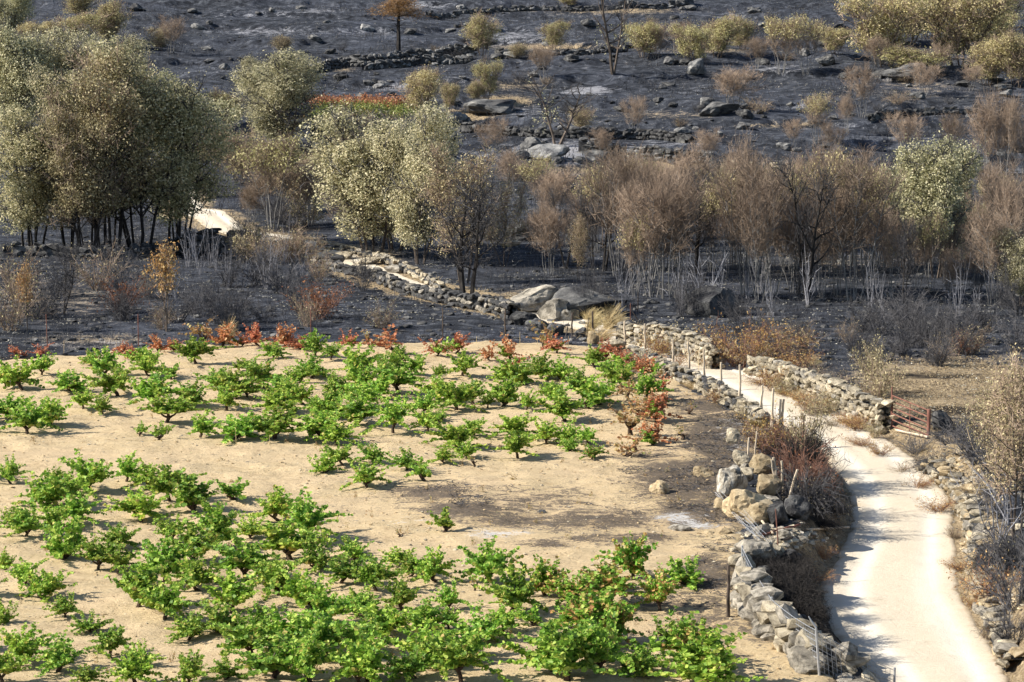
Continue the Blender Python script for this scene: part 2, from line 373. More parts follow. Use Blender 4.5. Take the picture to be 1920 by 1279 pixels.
ys = [-40.0]
while ys[-1] < 760:
    y = ys[-1]; ys.append(y + (4 if y < 32 else .22 + .0034 * max(y - 50, 0) if y < 400 else 8))
ys = np.array(ys); us = np.linspace(-1, 1, 470)
Yg = np.repeat(ys[:, None], len(us), 1); Xg = us[None, :] * (np.maximum(Yg, 30) * .27 + 9)
Xg = np.where(Yg > 400, Xg * (1 + (Yg - 400) / 300), Xg)
Zg = h(Xg, Yg)
rd, dp = road_dist(Xg, Yg); PXg, PYg = pix(Xg, Yg, Zg)
tan = .95 * (1 - sst(1.9, 3.2, rd + .5 * fbm(Xg, Yg, 2, 6))) * (1 - .45 * sst(120, 150, Yg))
tan = np.maximum(tan, blobs(PXg, PYg, [(1790, 730, 190, 60, .95), (1540, 1020, 60, 22, 1.0), (1650, 690, 60, 25, .55), (1720, 160, 140, 40, .25), (660, 485, 80, 28, .9), (1780, 820, 90, 45, .3),
     (180, 640, 160, 18, .4), (950, 190, 60, 12, .7), (980, 560, 90, 20, .5), (690, 215, 120, 16, .6), (1240, 312, 110, 12, .75), (1400, 322, 60, 9, .5), (1030, 88, 120, 8, .6), (960, 160, 90, 14, .35),
     (1830, 900, 60, 60, .35), (1500, 720, 80, 40, .7), (1400, 800, 60, 50, .45), (560, 300, 60, 20, .5), (1560, 500, 200, 30, .25), (1150, 20, 150, 8, .5), (100, 560, 200, 60, .28), (1250, 215, 150, 10, .3), (880, 215, 60, 14, .6), (1150, 318, 160, 10, .6), (1550, 340, 200, 12, .4), (1480, 235, 120, 5, .45), (900, 60, 60, 6, .3), (640, 130, 40, 6, .4), (1330, 95, 120, 6, .4), (1800, 1100, 60, 150, .55)]))
ash = blobs(PXg, PYg, [(1080, 285, 130, 22, .85), (1100, 170, 60, 10, .8), (790, 10, 60, 10, .6), (960, 70, 120, 22, .45), (740, 165, 70, 9, .6), (1190, 380, 120, 18, .42), (1420, 598, 70, 12, .5),
     (180, 645, 200, 10, .4), (880, 640, 200, 16, .33), (1140, 645, 100, 16, .45), (1760, 640, 200, 30, .22), (500, 60, 120, 10, .5), (1380, 30, 60, 8, .4), (1460, 130, 70, 10, .55), (1690, 145, 60, 10, .5), (1890, 320, 60, 8, .6), (1600, 235, 80, 8, .35),
     (900, 290, 60, 10, .5), (700, 60, 120, 12, .35), (500, 25, 140, 10, .35), (850, 150, 80, 8, .4), (1000, 210, 80, 10, .4), (1240, 330, 160, 14, .55), (1500, 60, 120, 8, .3), (1350, 170, 140, 8, .3), (1700, 260, 160, 10, .3), (600, 20, 60, 6, .5), (400, 130, 60, 10, .3), (1250, 270, 120, 8, .4), (1500, 200, 80, 6, .35), (1740, 880, 60, 30, .35), (300, 560, 300, 50, .16), (650, 600, 200, 40, .2), (1850, 20, 80, 20, .4), (1870, 930, 60, 60, .3)])
char_shade = blobs(PXg, PYg, [(1475, 1120, 66, 90, 1.3), (1520, 1200, 60, 60, 1.2), (1525, 930, 60, 70, 1.1), (1790, 770, 120, 12, .9), (1750, 705, 140, 8, .8), (1850, 740, 70, 6, .8), (1700, 735, 60, 6, .7), (1820, 800, 90, 14, .8), (1510, 1190, 40, 50, .9), (1520, 1000, 60, 30, .5), (1440, 1060, 40, 30, .9), (100, 672, 130, 8, .9), (290, 664, 120, 6, .9), (450, 652, 120, 6, .8), (700, 645, 160, 4, .7), (1330, 780, 60, 20, .0), (330, 470, 300, 22, .9), (1200, 470, 300, 25, .4), (1250, 540, 300, 12, .5), (560, 430, 60, 8, .8), (960, 500, 80, 20, .5), (1900, 950, 80, 80, .5)])  # charred streaks, plus the roadside hollow's shadow painted into the ground colour
ground = obj('ground', grid_mesh('ground', Xg, Yg, Zg, [M['burnt']], None, {'tan': tan, 'ash': ash, 'char_shade': char_shade})); tag(ground, kind='structure')

# vineyard soil sheet, its outline in photo pixels turned into ground points
vy_px = [(-500, 712), (0, 676), (120, 668), (230, 660), (330, 650), (560, 641), (760, 645), (1000, 641), (1120, 650), (1180, 668), (1240, 697), (1310, 735), (1385, 772), (1430, 820),
         (1415, 860), (1400, 900), (1400, 1000), (1405, 1040), (1385, 1100), (1420, 1160), (1500, 1225), (1600, 1300), (1700, 1420), (1700, 1900), (-700, 1900)]
poly = np.array([on_plane(a, b_) for a, b_ in vy_px])
def inside(X, Y, poly):
    r = np.zeros(X.shape, bool); n_ = len(poly)
    for i in range(n_):
        x1, y1 = poly[i]; x2, y2 = poly[(i + 1) % n_]
        if y1 == y2: continue
        c_ = ((y1 > Y) != (y2 > Y)) & (X < (x2 - x1) * (Y - y1) / (y2 - y1) + x1); r ^= c_
    return r
def soil_relief(x, y):
    return np.maximum(.10 * fbm(x / .9, y / .7, 3, 21) + .06 * fbm(x / 2.6, y / 1.6, 2, 22) + .09, .045)
def soil_z(x, y): return h(x, y) + soil_relief(x, y)
xs = np.arange(-30, 15, .13); yy = np.arange(34, 108, .13)
Xv, Yv = np.meshgrid(xs, yy)
ins = inside(Xv + .25 * fbm(Xv * 1.5, Yv * 1.5, 3, 31), Yv + .5 * fbm(Xv * 1.1, Yv * 1.1, 3, 32), poly)
rdv, dpv = road_dist(Xv, Yv); ins &= rdv > HALF + .35
ins &= np.abs(Xv) < .27 * Yv + 6
keep = ins[:-1, :-1] & ins[1:, 1:] & ins[:-1, 1:] & ins[1:, :-1]
Zv = soil_z(Xv, Yv)
# the sheet's rim dips into the ground so that no edge floats
er = ins.astype(float)
for _ in range(3):
    e2 = er.copy(); e2[1:-1, 1:-1] = np.minimum.reduce([er[1:-1, 1:-1], er[:-2, 1:-1], er[2:, 1:-1], er[1:-1, :-2], er[1:-1, 2:]]) * .5 + er[1:-1, 1:-1] * .5; er = e2
Zv -= (1 - er) * .12
PXv, PYv = pix(Xv, Yv, Zv)
burn = blobs(PXv, PYv, [(810, 925, 95, 20, .62), (880, 955, 110, 18, .7), (960, 975, 120, 18, .55), (1130, 975, 160, 26, .55), (1290, 900, 120, 50, .75), (1350, 820, 80, 60, .8), (1370, 880, 70, 60, .8), (1180, 1010, 140, 14, .5), (1300, 960, 100, 40, .6),
     (1330, 1080, 70, 50, .55), (1240, 860, 90, 25, .4), (1320, 760, 80, 26, .6), (1200, 690, 60, 18, .5), (1250, 1130, 120, 40, .35), (1000, 940, 150, 30, .35), (1020, 1020, 60, 10, .45), (1430, 1150, 50, 60, .5), (1200, 760, 200, 30, .2), (1340, 1160, 100, 50, .4)])
ashv = blobs(PXv, PYv, [(930, 1000, 70, 12, .75), (770, 975, 60, 16, .42), (1270, 970, 60, 12, .8), (1310, 985, 60, 12, .6), (1370, 800, 40, 30, .4), (1290, 735, 60, 10, .4), (1120, 995, 60, 8, .3), (1390, 840, 30, 20, .5)])
tag(obj('vineyard_soil', grid_mesh('vineyard_soil', Xv, Yv, Zv, [M['soil']], keep, {'burn': burn, 'ash': ashv})), kind='structure')

# road sheet
cl = catmull(rc, 26); tg = np.gradient(cl[:, :2], axis=0); tg /= np.linalg.norm(tg, axis=1, keepdims=True); nr = np.stack([-tg[:, 1], tg[:, 0]], 1)
wl = np.linspace(-1, 1, 41); hwid = (HALF + .12)
wob = .13 * fbm(np.arange(len(cl)) / 2.2, np.zeros(len(cl)), 3, 40); wob2 = .13 * fbm(np.arange(len(cl)) / 2.2, np.zeros(len(cl)), 3, 44)
hw = np.where(wl[None, :] > 0, hwid + wob[:, None], hwid + wob2[:, None]) - cl[:, 3:4]
Xr = cl[:, 0:1] + nr[:, 0:1] * wl[None, :] * hw; Yr = cl[:, 1:2] + nr[:, 1:2] * wl[None, :] * hw
Zr = h(Xr, Yr) + .035 - .10 * np.clip((np.abs(wl)[None, :] - .93) / .07, 0, 1)
edge = np.repeat(np.abs(wl)[None, :] ** 5, len(cl), 0) * .95; track = np.repeat(np.exp(-((np.abs(wl)[None, :] - .5) / .17) ** 2), len(cl), 0)
tag(obj('dirt_road', grid_mesh('dirt_road', Xr, Yr, Zr, [M['road']], None, {'edge': edge, 'track': track})), kind='structure')

def snap(px, py):                # a point standing on soil or ground
    p = P(px, py); return p

ORD = ['first', 'second', 'third', 'fourth', 'fifth', 'sixth', 'seventh', 'eighth', 'ninth', 'tenth', 'eleventh', 'twelfth', 'thirteenth', 'fourteenth', 'fifteenth', 'sixteenth',
       'seventeenth', 'eighteenth', 'nineteenth', 'twentieth', 'twenty-first', 'twenty-second', 'twenty-third', 'twenty-fourth', 'twenty-fifth', 'twenty-sixth', 'twenty-seventh', 'twenty-eighth', 'twenty-ninth', 'thirtieth',
       'thirty-first', 'thirty-second', 'thirty-third', 'thirty-fourth', 'thirty-fifth', 'thirty-sixth', 'thirty-seventh', 'thirty-eighth', 'thirty-ninth', 'fortieth']
ORD += ['forty-' + q for q in ORD[:9]] + ['fiftieth'] + ['fifty-' + q for q in ORD[:9]] + ['sixtieth'] + ['sixty-' + q for q in ORD[:9]]

# ------------------------------------------------------------------ trees
def curve(r, p0, d0, L, n, r0, r1, wig, bend, segs, nodes=None):
    p = Vector(p0); d = Vector(d0).normalized(); st = L / n
    for i in range(n):
        d = (d + rv(r, wig) + bend).normalized(); q = p + d * st
        a = r0 + (r1 - r0) * i / n; b = r0 + (r1 - r0) * (i + 1) / n
        segs.append((tuple(p), tuple(q), a, b)); p = q
        if nodes is not None: nodes.append((p.copy(), d.copy(), (i + 1) / n))
    return p, d

def grow(seed, H=8, W=5, stems=3, fmin=.3, nb=2, nsub=2, ntw=2, thick=1.0, twr=.012, spread=.35, twl=.55, lean=0, top=1.0, upw=0):
    r = random.Random(seed); trunk = []; tw = []; tips = []; clumps = []
    for s in range(stems):
        a = 6.283 * (s + r.random() * .7) / stems; rad = .04 * W * min(stems - 1, 4) / 2
        p0 = Vector((math.cos(a) * rad, math.sin(a) * rad, -.1))
        sp = spread * r.uniform(.5, 1.2) if stems > 1 else r.uniform(0, .12)
        d0 = Vector((math.cos(a) * sp + lean, math.sin(a) * sp, 1)); L = H * r.uniform(.72, .98) * top
        nodes = []; r0 = H * .0125 * thick * r.uniform(.7, 1.2) * (1.25 if stems < 3 else .8)
        curve(r, p0, d0, L, 9, r0, r0 * .22, .07, Vector((0, 0, .05)), trunk, nodes)
        for (p, d, t) in nodes:
            if t < fmin: continue
            for b in range(nb):
                az = r.random() * 6.283; el = r.uniform(.15, 1.0) + upw
                bd = Vector((math.cos(az), math.sin(az), el)); k = (t - fmin) / (1 - fmin)
                bl = W * .36 * (.45 + .75 * math.sin(math.pi * min(1, k * .85 + .17))) * r.uniform(.5, 1.25); n2 = []
                curve(r, p, bd, bl, 4, r0 * .34 * (1.1 - .6 * k) + .008, twr * 1.1, .16, Vector((0, 0, .10)), trunk, n2)
                clumps.append(n2[-1][0]); clumps.append(n2[1][0])
                for (p2, d2, t2) in n2:
                    for c_ in range(nsub):
                        sd_ = (d2 * .6 + rv(r, .6 - .2 * upw) + Vector((0, 0, .3 + upw * .5))); n3 = []
                        sl = twl * 1.9 * r.uniform(.5, 1.2)
                        curve(r, p2, sd_, sl, 3, twr * 1.5, twr * .8, .2 - .08 * upw, Vector((0, 0, .08 + .06 * upw)), tw, n3)
                        for (p3, d3, t3) in n3:
                            for e in range(ntw):
                                td = (d3 * .5 + rv(r, .6 - .22 * upw) + Vector((0, 0, .25 + upw * .5))).normalized(); tl = twl * r.uniform(.4, 1.1)
                                q = p3 + td * tl; tw.append((tuple(p3), tuple(q), twr * .9, twr * .35)); tips.append(q)
    return trunk, tw, tips, clumps

def crown(name, seed, tips, clumps, n, size, mtl, H, W, sig=.4, fclump=.6, zlo=0, asp=.6, up=.6):
    g = np.random.default_rng(seed)
    T = np.array([tuple(t) for t in tips]); K = np.array([tuple(t) for t in clumps])
    K = K[g.random(len(K)) < .5] if len(K) > 24 else K
    nk = int(n * fclump)
    kr = g.uniform(.6, 1.5, len(K)) * sig * 1.9; ki = g.choice(len(K), nk, p=(kr ** 2) / (kr ** 2).sum())
    dv = g.normal(size=(nk, 3)); dv /= np.linalg.norm(dv, axis=1, keepdims=True)
    rr = kr[ki][:, None] * g.uniform(.45, 1.0, (nk, 1)) ** .5
    A = K[ki] + dv * rr * np.array([1, 1, .75]) + g.normal(size=(nk, 3)) * sig * .12; oa = dv * 1.0
    B = T[g.integers(0, len(T), n - nk)] + g.normal(size=(n - nk, 3)) * sig * .45; ob = g.normal(size=(n - nk, 3)) * .3
    C = np.concatenate([A, B]); O = np.concatenate([oa, ob]); k = C[:, 2] > zlo
    if n > 8000:
        nl = 17; li = [int(g.integers(len(K)))]
        for _ in range(nl - 1):           # spread the lobes: each new one far from those before
            cand = g.integers(0, len(K), 6); dd = [min(np.linalg.norm(K[c_] - K[q]) for q in li) for c_ in cand]; li.append(int(cand[int(np.argmax(dd))]))
        rr_ = np.random.default_rng(seed + 5).uniform(.13, .24, nl) * (W + H) / 2
        dmin = np.min(np.stack([np.linalg.norm((C - K[q]) * np.array([1, 1, 1.15]), axis=1) / r_ for q, r_ in zip(li, rr_)]), axis=0)
        k &= (dmin < 1) | (g.random(len(C)) < (.07 if H > 11 else .13))
    return leaves(name, C[k], size, mtl, up, O[k], asp, seed=seed + 1)

def make_tree_proto(kind, seed):
    H, W, ps = make_tree_proto0(kind, seed)
    me = ps[-1][1]; V = np.empty(len(me.vertices) * 3, np.float32); me.vertices.foreach_get('co', V); V = V.reshape(-1, 3)
    return float(np.percentile(V[:, 2], 99.5)), float(np.percentile(np.hypot(V[:, 0], V[:, 1]), 95)) * 1.9, ps
def make_tree_proto0(kind, seed):
    p = {}
    def parts(tr, tw, bark, twm, leaf=None):
        d_ = [('trunk', tubes('trunk', tr, M[bark], 5))]
        if tw: d_.append(('twigs', tubes('twigs', tw, M[twm], 3)))
        if leaf: d_.append(('crown', leaf))
        return d_
    if kind == 'grove':       # tall many-stemmed ash with a grey olive crown
        H, W = 12.5, 9; tr, tw, ti, cp = grow(seed, H, W, 6, .16, 2, 2, 1, 1.0, .016, .20, .6)
        return H, W, parts(tr, tw, 'bark_black', 'twig_dark', crown('crown', seed, ti, cp, 38000, .20, M['grove'], H, W, .6, .68, H * .12))
    if kind == 'grove_brown':
        H, W = 12.5, 8; tr, tw, ti, cp = grow(seed, H, W, 8, .2, 2, 2, 1, .9, .016, .17, .6)
        return H, W, parts(tr, tw, 'bark_black', 'twig_brown', crown('crown', seed, ti, cp, 30000, .19, M['brownleaf'], H, W, .5, .4, H * .25))
    if kind == 'olive':
        H, W = 8, 6; tr, tw, ti, cp = grow(seed, H, W, 4, .16, 3, 2, 1, 1.0, .014, .3, .5)
        return H, W, parts(tr, tw, 'bark_brown', 'twig_dark', crown('crown', seed, ti, cp, 38000, .145, M['olive'], H, W, .5, .78, H * .06))
    if kind == 'yellow':
        H, W = 4.5, 4; tr, tw, ti, cp = grow(seed, H, W, 5, .22, 2, 2, 1, 1.0, .012, .35, .4)
        return H, W, parts(tr, tw, 'bark_brown', 'twig_brown', crown('crown', seed, ti, cp, 12000, .13, M['yellow'], H, W, .36, .6, H * .15))
    if kind == 'sparse_yellow':    # pale stems, brown twigs, yellow leaf only on top
        H, W = 6, 4; tr, tw, ti, cp = grow(seed, H, W, 6, .35, 2, 2, 2, .8, .009, .3, .45, upw=.3)
        return H, W, parts(tr, tw, 'bark_pale', 'twig_brown', crown('crown', seed, [t for t in ti if t.z > H * .62], [t for t in cp if t.z > H * .68], 1900, .18, M['yellow'], H, W, .34, .5))
    if kind == 'sparse_olive':
        H, W = 7, 4.6; tr, tw, ti, cp = grow(seed, H, W, 4, .25, 2, 2, 2, .9, .013, .25, .5)
        return H, W, parts(tr, tw, 'bark_brown', 'twig_brown', crown('crown', seed, ti, cp, 5200, .13, M['brownleaf'], H, W, .4, .35, H * .2))
    if kind == 'bare':
        H, W = 6, 3.8; tr, tw, ti, cp = grow(seed, H, W, 4 + seed % 3, .38, 2, 3, 1, .72, .008, .26, .5, upw=.2)
        return H, W, parts(tr, tw, 'bark_pale' if seed % 3 else 'bark_brown', 'twig_brown')
    if kind == 'bare_dark':
        H, W = 6, 4; tr, tw, ti, cp = grow(seed, H, W, 2, .28, 2, 2, 2, 1.2, .009, .3, .5, upw=.2)
        return H, W, parts(tr, tw, 'bark_black', 'twig_dark' if seed % 2 else 'twig_brown')
    if kind == 'dead':        # thick grey trunk, few limbs
        H, W = 6, 5; tr, tw, ti, cp = grow(seed, H, W, 2, .3, 2, 1, 1, 1.7, .014, .55, .4)
        return H, W, parts(tr, tw, 'bark_brown', 'twig_dark', crown('crown', seed, ti[:40], cp[:3], 160, .16, M['olive'], H, W, .3, .3))
    if kind == 'gold':
        H, W = 3.6, 1.4; tr, tw, ti, cp = grow(seed, H, W, 2, .35, 2, 1, 1, .7, .009, .12, .28)
        return H, W, parts(tr, tw, 'bark_brown', 'twig_brown', crown('crown', seed, ti, cp, 1100, .12, M['gold'], H, W, .2, .5, H * .42))
    if kind == 'goldbush':
        H, W = 4, 3.6; tr, tw, ti, cp = grow(seed, H, W, 5, .15, 2, 2, 1, .8, .011, .4, .4)
        return H, W, parts(tr, tw, 'bark_brown', 'twig_brown', crown('crown', seed, ti, cp, 2600, .17, M['gold'] if seed % 2 else M['brownleaf'], H, W, .36, .45))
    if kind == 'pine':
        H, W = 6, 4; r = random.Random(seed); tr = []; nd = []; tw = []; ti = []; cp = []
        curve(r, (0, 0, 0), (0, 0, 1), H * .95, 10, .13, .05, .02, Vector((0, 0, .03)), tr, nd)
        for (p_, d_, t_) in nd:
            if t_ < .45: continue
            for b in range(6):
                az = r.random() * 6.283; n2 = []
                bl = 1.9 * (1.25 - t_) / .7 * r.uniform(.6, 1.1) if t_ > .62 else .7
                curve(r, p_, (math.cos(az), math.sin(az), .25), bl, 4, .035, .012, .1, Vector((0, 0, .08)), tr, n2)
                if t_ > .6:
                    for (p2, d2, t2) in n2[1:]:
                        cp.append(p2)
                        for k in range(5): q = p2 + rv(r, .3); tw.append((tuple(p2), tuple(q), .012, .006)); ti.append(q)
        return H, W, parts(tr, tw, 'bark_black', 'twig_brown', crown('crown', seed, ti, cp, 3600, .16, M['rust_gold'], H, W, .26, .6, asp=.3))
    raise KeyError(kind)
M['rust_gold'] = leaf_mat('scorched_needles', [(0, (.16, .08, .03)), (.5, (.34, .19, .08)), (1, (.52, .32, .13))], .2)

PROTO = {}
def proto(kind, var):
    k = (kind, var)
    if k not in PROTO: PROTO[k] = make_tree_proto(kind, 100 + var * 17 + sum(map(ord, kind)) % 50 + var)
    return PROTO[k]
NV = {'grove': 3, 'grove_brown': 2, 'olive': 4, 'yellow': 4, 'sparse_yellow': 3, 'sparse_olive': 4, 'bare': 6, 'bare_dark': 4, 'dead': 2, 'gold': 2, 'goldbush': 4, 'pine': 1}
_ct = {}
TNAME = {'grove': 'ash_tree', 'grove_brown': 'ash_tree', 'olive': 'oak_tree', 'yellow': 'young_oak_tree', 'sparse_yellow': 'scorched_tree', 'sparse_olive': 'scorched_tree', 'bare': 'burnt_tree', 'bare_dark': 'burnt_tree', 'dead': 'dead_tree', 'gold': 'sapling', 'goldbush': 'leafy_shrub', 'pine': 'pine_tree'}
TCAT = {'goldbush': 'shrub', 'gold': 'sapling'}
def tree(kind, px, py, hp, wp, label, group=None, var=None):
    if var is None:
        _ct[kind] = _ct.get(kind, -1) + 1; var = _ct[kind] % NV[kind]
    H, W, ps = proto(kind, var); p = P(px, py); s = ppm(p)
    sz = hp / s / H; sx = wp / s / W
    o = empty(TNAME[kind], p, R.random() * 6.28, (sx, sx, sz))
    tag(o, label, TCAT.get(kind, 'tree'), group)
    for nm, me in ps: obj(nm, me, o)
    return o

# the big grove on the left
tree('grove', 62, 470, 265, 190, 'left ash of the big grove, low grey-green crown cut by the photo edge', 'ash trees of the big grove', 0)
tree('grove', 135, 470, 335, 200, 'tall ash with pale crown in the left half of the big grove', 'ash trees of the big grove', 1)
tree('grove_brown', 205, 474, 372, 190, 'brownish middle ash of the big grove with many black stems', 'ash trees of the big grove', 0)
tree('grove', 262, 470, 385, 205, 'tallest ash on the right half of the big grove', 'ash trees of the big grove', 2)
tree('grove', 335, 462, 320, 190, 'dark shaded ash at the right end of the big grove by the path', 'ash trees of the big grove', 0)
tree('grove_brown', 165, 480, 300, 150, 'shorter brown ash at the front of the big grove', 'ash trees of the big grove', 1)
for a in [(35, 262, 205, 150, 'oak', 'grey-green oak behind the big grove at the left photo edge'), (115, 245, 185, 150, 'oak', 'grey-green oak directly behind the big grove left of its top'),
          (200, 240, 165, 140, 'oak', 'oak half hidden behind the top of the big grove'), (525, 285, 185, 200, 'oak', 'broad grey oak standing alone left of the red and green vine strip'),
          (490, 210, 100, 90, 'oak', 'small oak peeping out behind the broad grey oak'),
          (8, 90, 110, 90, 'oak', 'dark green oak in the top left corner')]:
    tree('olive', *a[:4], a[5], 'oaks on the hillside')
tree('olive', 700, 482, 268, 200, 'pale olive oak in the middle, left one of the pair by the path', 'central oaks', 2)
tree('olive', 786, 495, 295, 185, 'taller oak of the central pair, darker on its right side', 'central oaks', 3)
tree('olive', 742, 470, 235, 170, 'olive oak crown squeezed between and behind the central pair', 'central oaks', 0)
tree('sparse_olive', 870, 530, 260, 130, 'thin brown-leaved tree right of the central oak pair', None, 1)
tree('olive', 1755, 520, 258, 175, 'large pale cream-green oak rising above the burnt thicket on the right', 'oaks on the right', 1)
tree('olive', 1690, 500, 180, 100, 'small pale oak touching the left side of the large cream-green oak', 'oaks on the right', 0)
tree('olive', 1912, 575, 150, 95, 'pale oak crown cut by the right photo edge above the thicket', 'oaks on the right', 2)
tree('sparse_olive', 945, 500, 170, 110, 'thin grey-brown tree between the central oaks and the burnt thicket')
yel = [(905, 103, 68, 56, 'round yellow-green tree at the end of the long far wall'), (790, 218, 80, 70, 'yellow-olive tree at the right end of the vine strip'), (843, 208, 48, 30, 'narrow yellow sapling tree right of the vine strip'),
       (912, 188, 68, 46, 'upright yellow-green tree on the bare slope above the central oaks'), (893, 190, 34, 30, 'low yellow bush at the foot of the upright yellow-green tree'),
       (1037, 90, 46, 48, 'yellow-topped bush below the top edge centre'), (1208, 108, 60, 60, 'pale yellow tree left of the golden pair on the upper slope'),
       (1298, 118, 66, 66, 'golden-yellow tree on the upper slope'), (1345, 108, 70, 74, 'pale yellow tree just right of the golden one on the upper slope'), (1392, 92, 52, 50, 'small yellow tree right of the upper pale yellow tree'),
       (1565, 100, 44, 50, 'small yellow tree left of the large yellow crown, upper right'), (1655, 122, 108, 112, 'large yellow crown left of the top right group'), (1700, 85, 92, 104, 'yellow crown touching the top edge in the top right group'),
       (1745, 72, 84, 90, 'upper middle crown of the top right group'), (1800, 122, 108, 122, 'green-yellow broad crown in the middle of the top right group'), (1868, 110, 70, 84, 'yellow-green crown right of the broad one, top right'),
       (1716, 142, 42, 88, 'bright yellow low bush under the top right group beside the smooth rock'), (1852, 158, 66, 70, 'yellow bush below the broad crown, top right'), (1906, 162, 78, 74, 'yellow tree at the right photo edge, top right'),
       (1885, 52, 60, 76, 'pale crown in the top right corner'), (205, 88, 78, 66, 'green-yellow tree at the right end of the top left group'), (142, 92, 60, 78, 'yellow-brown tree in the middle of the top left group'), (70, 100, 54, 70, 'brownish tree left in the top left group'),
       (1330, 395, 74, 56, 'small yellow crown above the left part of the burnt thicket'), (1415, 380, 58, 70, 'yellow-green crown behind the middle of the burnt thicket'), (1540, 375, 66, 94, 'bright yellow crowns behind the burnt thicket, left of the cream oak'),
       (1205, 410, 100, 84, 'pale yellow crown at the left end of the burnt thicket'), (1160, 420, 80, 56, 'olive-yellow crown left of the pale yellow one at the thicket end'), (430, 240, 62, 66, 'golden bush between the big grove and the broad grey oak'),
       (150, 30, 40, 60, 'pale tree at the top edge in the top left group'), (1065, 12, 26, 40, 'small yellow bush on the top edge right of centre'), (1870, 430, 90, 60, 'yellow-brown tree right of the large cream oak')]
for x, y, hh, ww, lb in yel: tree('yellow', x, y + 2, hh * (1.3 if x > 1600 and y < 200 else 1.12), ww * (1.3 if x > 1600 and y < 200 else 1.1), lb, 'yellowed young oaks')
for x, y, hh, ww, lb in [(450, 345, 105, 95, 'golden shrub left of the road below the broad grey oak'), (500, 350, 90, 80, 'brown leafy shrub in front of the broad grey oak'), (655, 300, 100, 96, 'golden-brown shrub below the red and green vine strip'), (610, 380, 105, 90, 'golden shrub behind the left central oak'),
                         (560, 400, 120, 90, 'brown shrub behind the pale stemmed tree near the path'), (970, 110, 30, 40, 'small golden shrub by the far wall'), (1090, 250, 52, 50, 'brown shrub behind the grey dead tree'), (300, 95, 46, 50, 'brown shrub above the big grove'), (530, 100, 34, 40, 'small brown bush above the broad grey oak'),
                         (1800, 400, 80, 60, 'golden brown shrub behind the right of the cream oak'), (35, 130, 50, 70, 'rusty shrub in the top left group under the dark oak'), (1445, 420, 80, 80, 'orange-brown shrub in the middle of the thicket')]:
    tree('goldbush', x, y, hh, ww, lb, 'dry leafy shrubs')
tree('pine', 747, 95, 102, 92, 'lone scorched pine with orange crown and bare black trunk near the top edge')
tree('dead', 1045, 278, 130, 115, 'grey dead tree with thick forked trunk on the pale rock')
tree('dead', 1150, 138, 100, 84, 'dark leafless tree with spreading limbs on the upper slope', None, 1)
for x, y, hh, ww, lb in [(1465, 140, 108, 76, 'pale-stemmed tree with yellow top, left of the pair on the upper slope'), (1510, 140, 112, 80, 'pale-stemmed tree with yellow top, right of the pair on the upper slope'), (1532, 268, 94, 66, 'lone scorched bush-tree with a golden tuft on the dark slope'),
                         (512, 428, 178, 136, 'scorched tree with pale splayed stems beside the path'), (1010, 400, 110, 80, 'thin scorched tree with few leaves right of the central oaks'), (1120, 470, 165, 80, 'scorched tree with olive top at the left end of the thicket')]:
    tree('sparse_yellow', x, y, hh, ww, lb, 'pale stemmed scorched trees')
tree('bare_dark', 877, 570, 245, 180, 'bare black-trunked tree standing on the stony bank in the middle', None, 1)
tree('bare_dark', 118, 590, 135, 72, 'small bare black tree in the burnt field below the big grove', None, 0)
tree('gold', 52, 622, 134, 44, 'slender golden sapling near the left photo edge', None, 0)
tree('gold', 312, 622, 172, 78, 'taller golden-leaved sapling behind the red vines', None, 1)
bl = [(1372, 208, 84, 92), (1616, 222, 104, 62), (1588, 248, 70, 46), (1730, 182, 66, 76), (1487, 280, 58, 44), (1700, 300, 90, 70), (1330, 310, 70, 60), (1190, 260, 80, 50), (1230, 110, 60, 60), (1265, 95, 56, 50), (320, 100, 70, 60), (1640, 135, 70, 50), (1020, 150, 66, 60), (925, 300, 80, 60),
      (1418, 130, 60, 50), (1130, 300, 60, 50), (960, 370, 90, 80), (1040, 420, 110, 90), (580, 425, 120, 70), (1560, 290, 60, 50), (1850, 345, 160, 80), (1885, 350, 180, 80), (1912, 345, 160, 60), (1790, 300, 90, 60), (640, 440, 90, 60), (470, 420, 80, 60), (1770, 140, 60, 50), (1820, 170, 50, 50)]
bl.sort()
for i, (x, y, hh, ww) in enumerate(bl):
    tree('bare', x, y, hh, ww, f'leafless burnt tree on the dark hillside, {ORD[i]} from the left of its kind', 'leafless trees on the hillside')
# thicket right of the middle: rows from back to front
rows = [('back', 462, 1000, 1900, 30, 165), ('middle', 512, 1030, 1910, 27, 215), ('front', 556, 1130, 1900, 34, 240)]
for nm, y0, xa, xb, st, hh in rows:
    x = xa; i = 0
    while x < xb:
        y = y0 + R.uniform(-14, 14); k = 'bare' if R.random() < .76 else R.choice(['bare_dark', 'bare_dark', 'sparse_olive', 'sparse_yellow', 'sparse_yellow'])
        if nm == 'front' and (x < 1180 or abs(x - 1340) < 55): x += st * .6; continue
        q = hh * R.uniform(.66, 1.18) * (.62 if x < 1120 else 1) * (.85 if x > 1780 else 1) * (.72 if 1640 < x < 1850 else 1)
        tree(k, x, y, q, q * R.uniform(.34, .6), f'burnt thicket tree with {"dark" if k=="bare_dark" else "brown" if k=="bare" else "golden tufted" if k=="sparse_yellow" else "golden brown leafy" if k=="goldbush" else "sparsely leaved"} twigs, {ORD[i]} from left in the {nm} row', f'trees in the {nm} row of the burnt thicket')
        x += st * R.uniform(.7, 1.3); i += 1

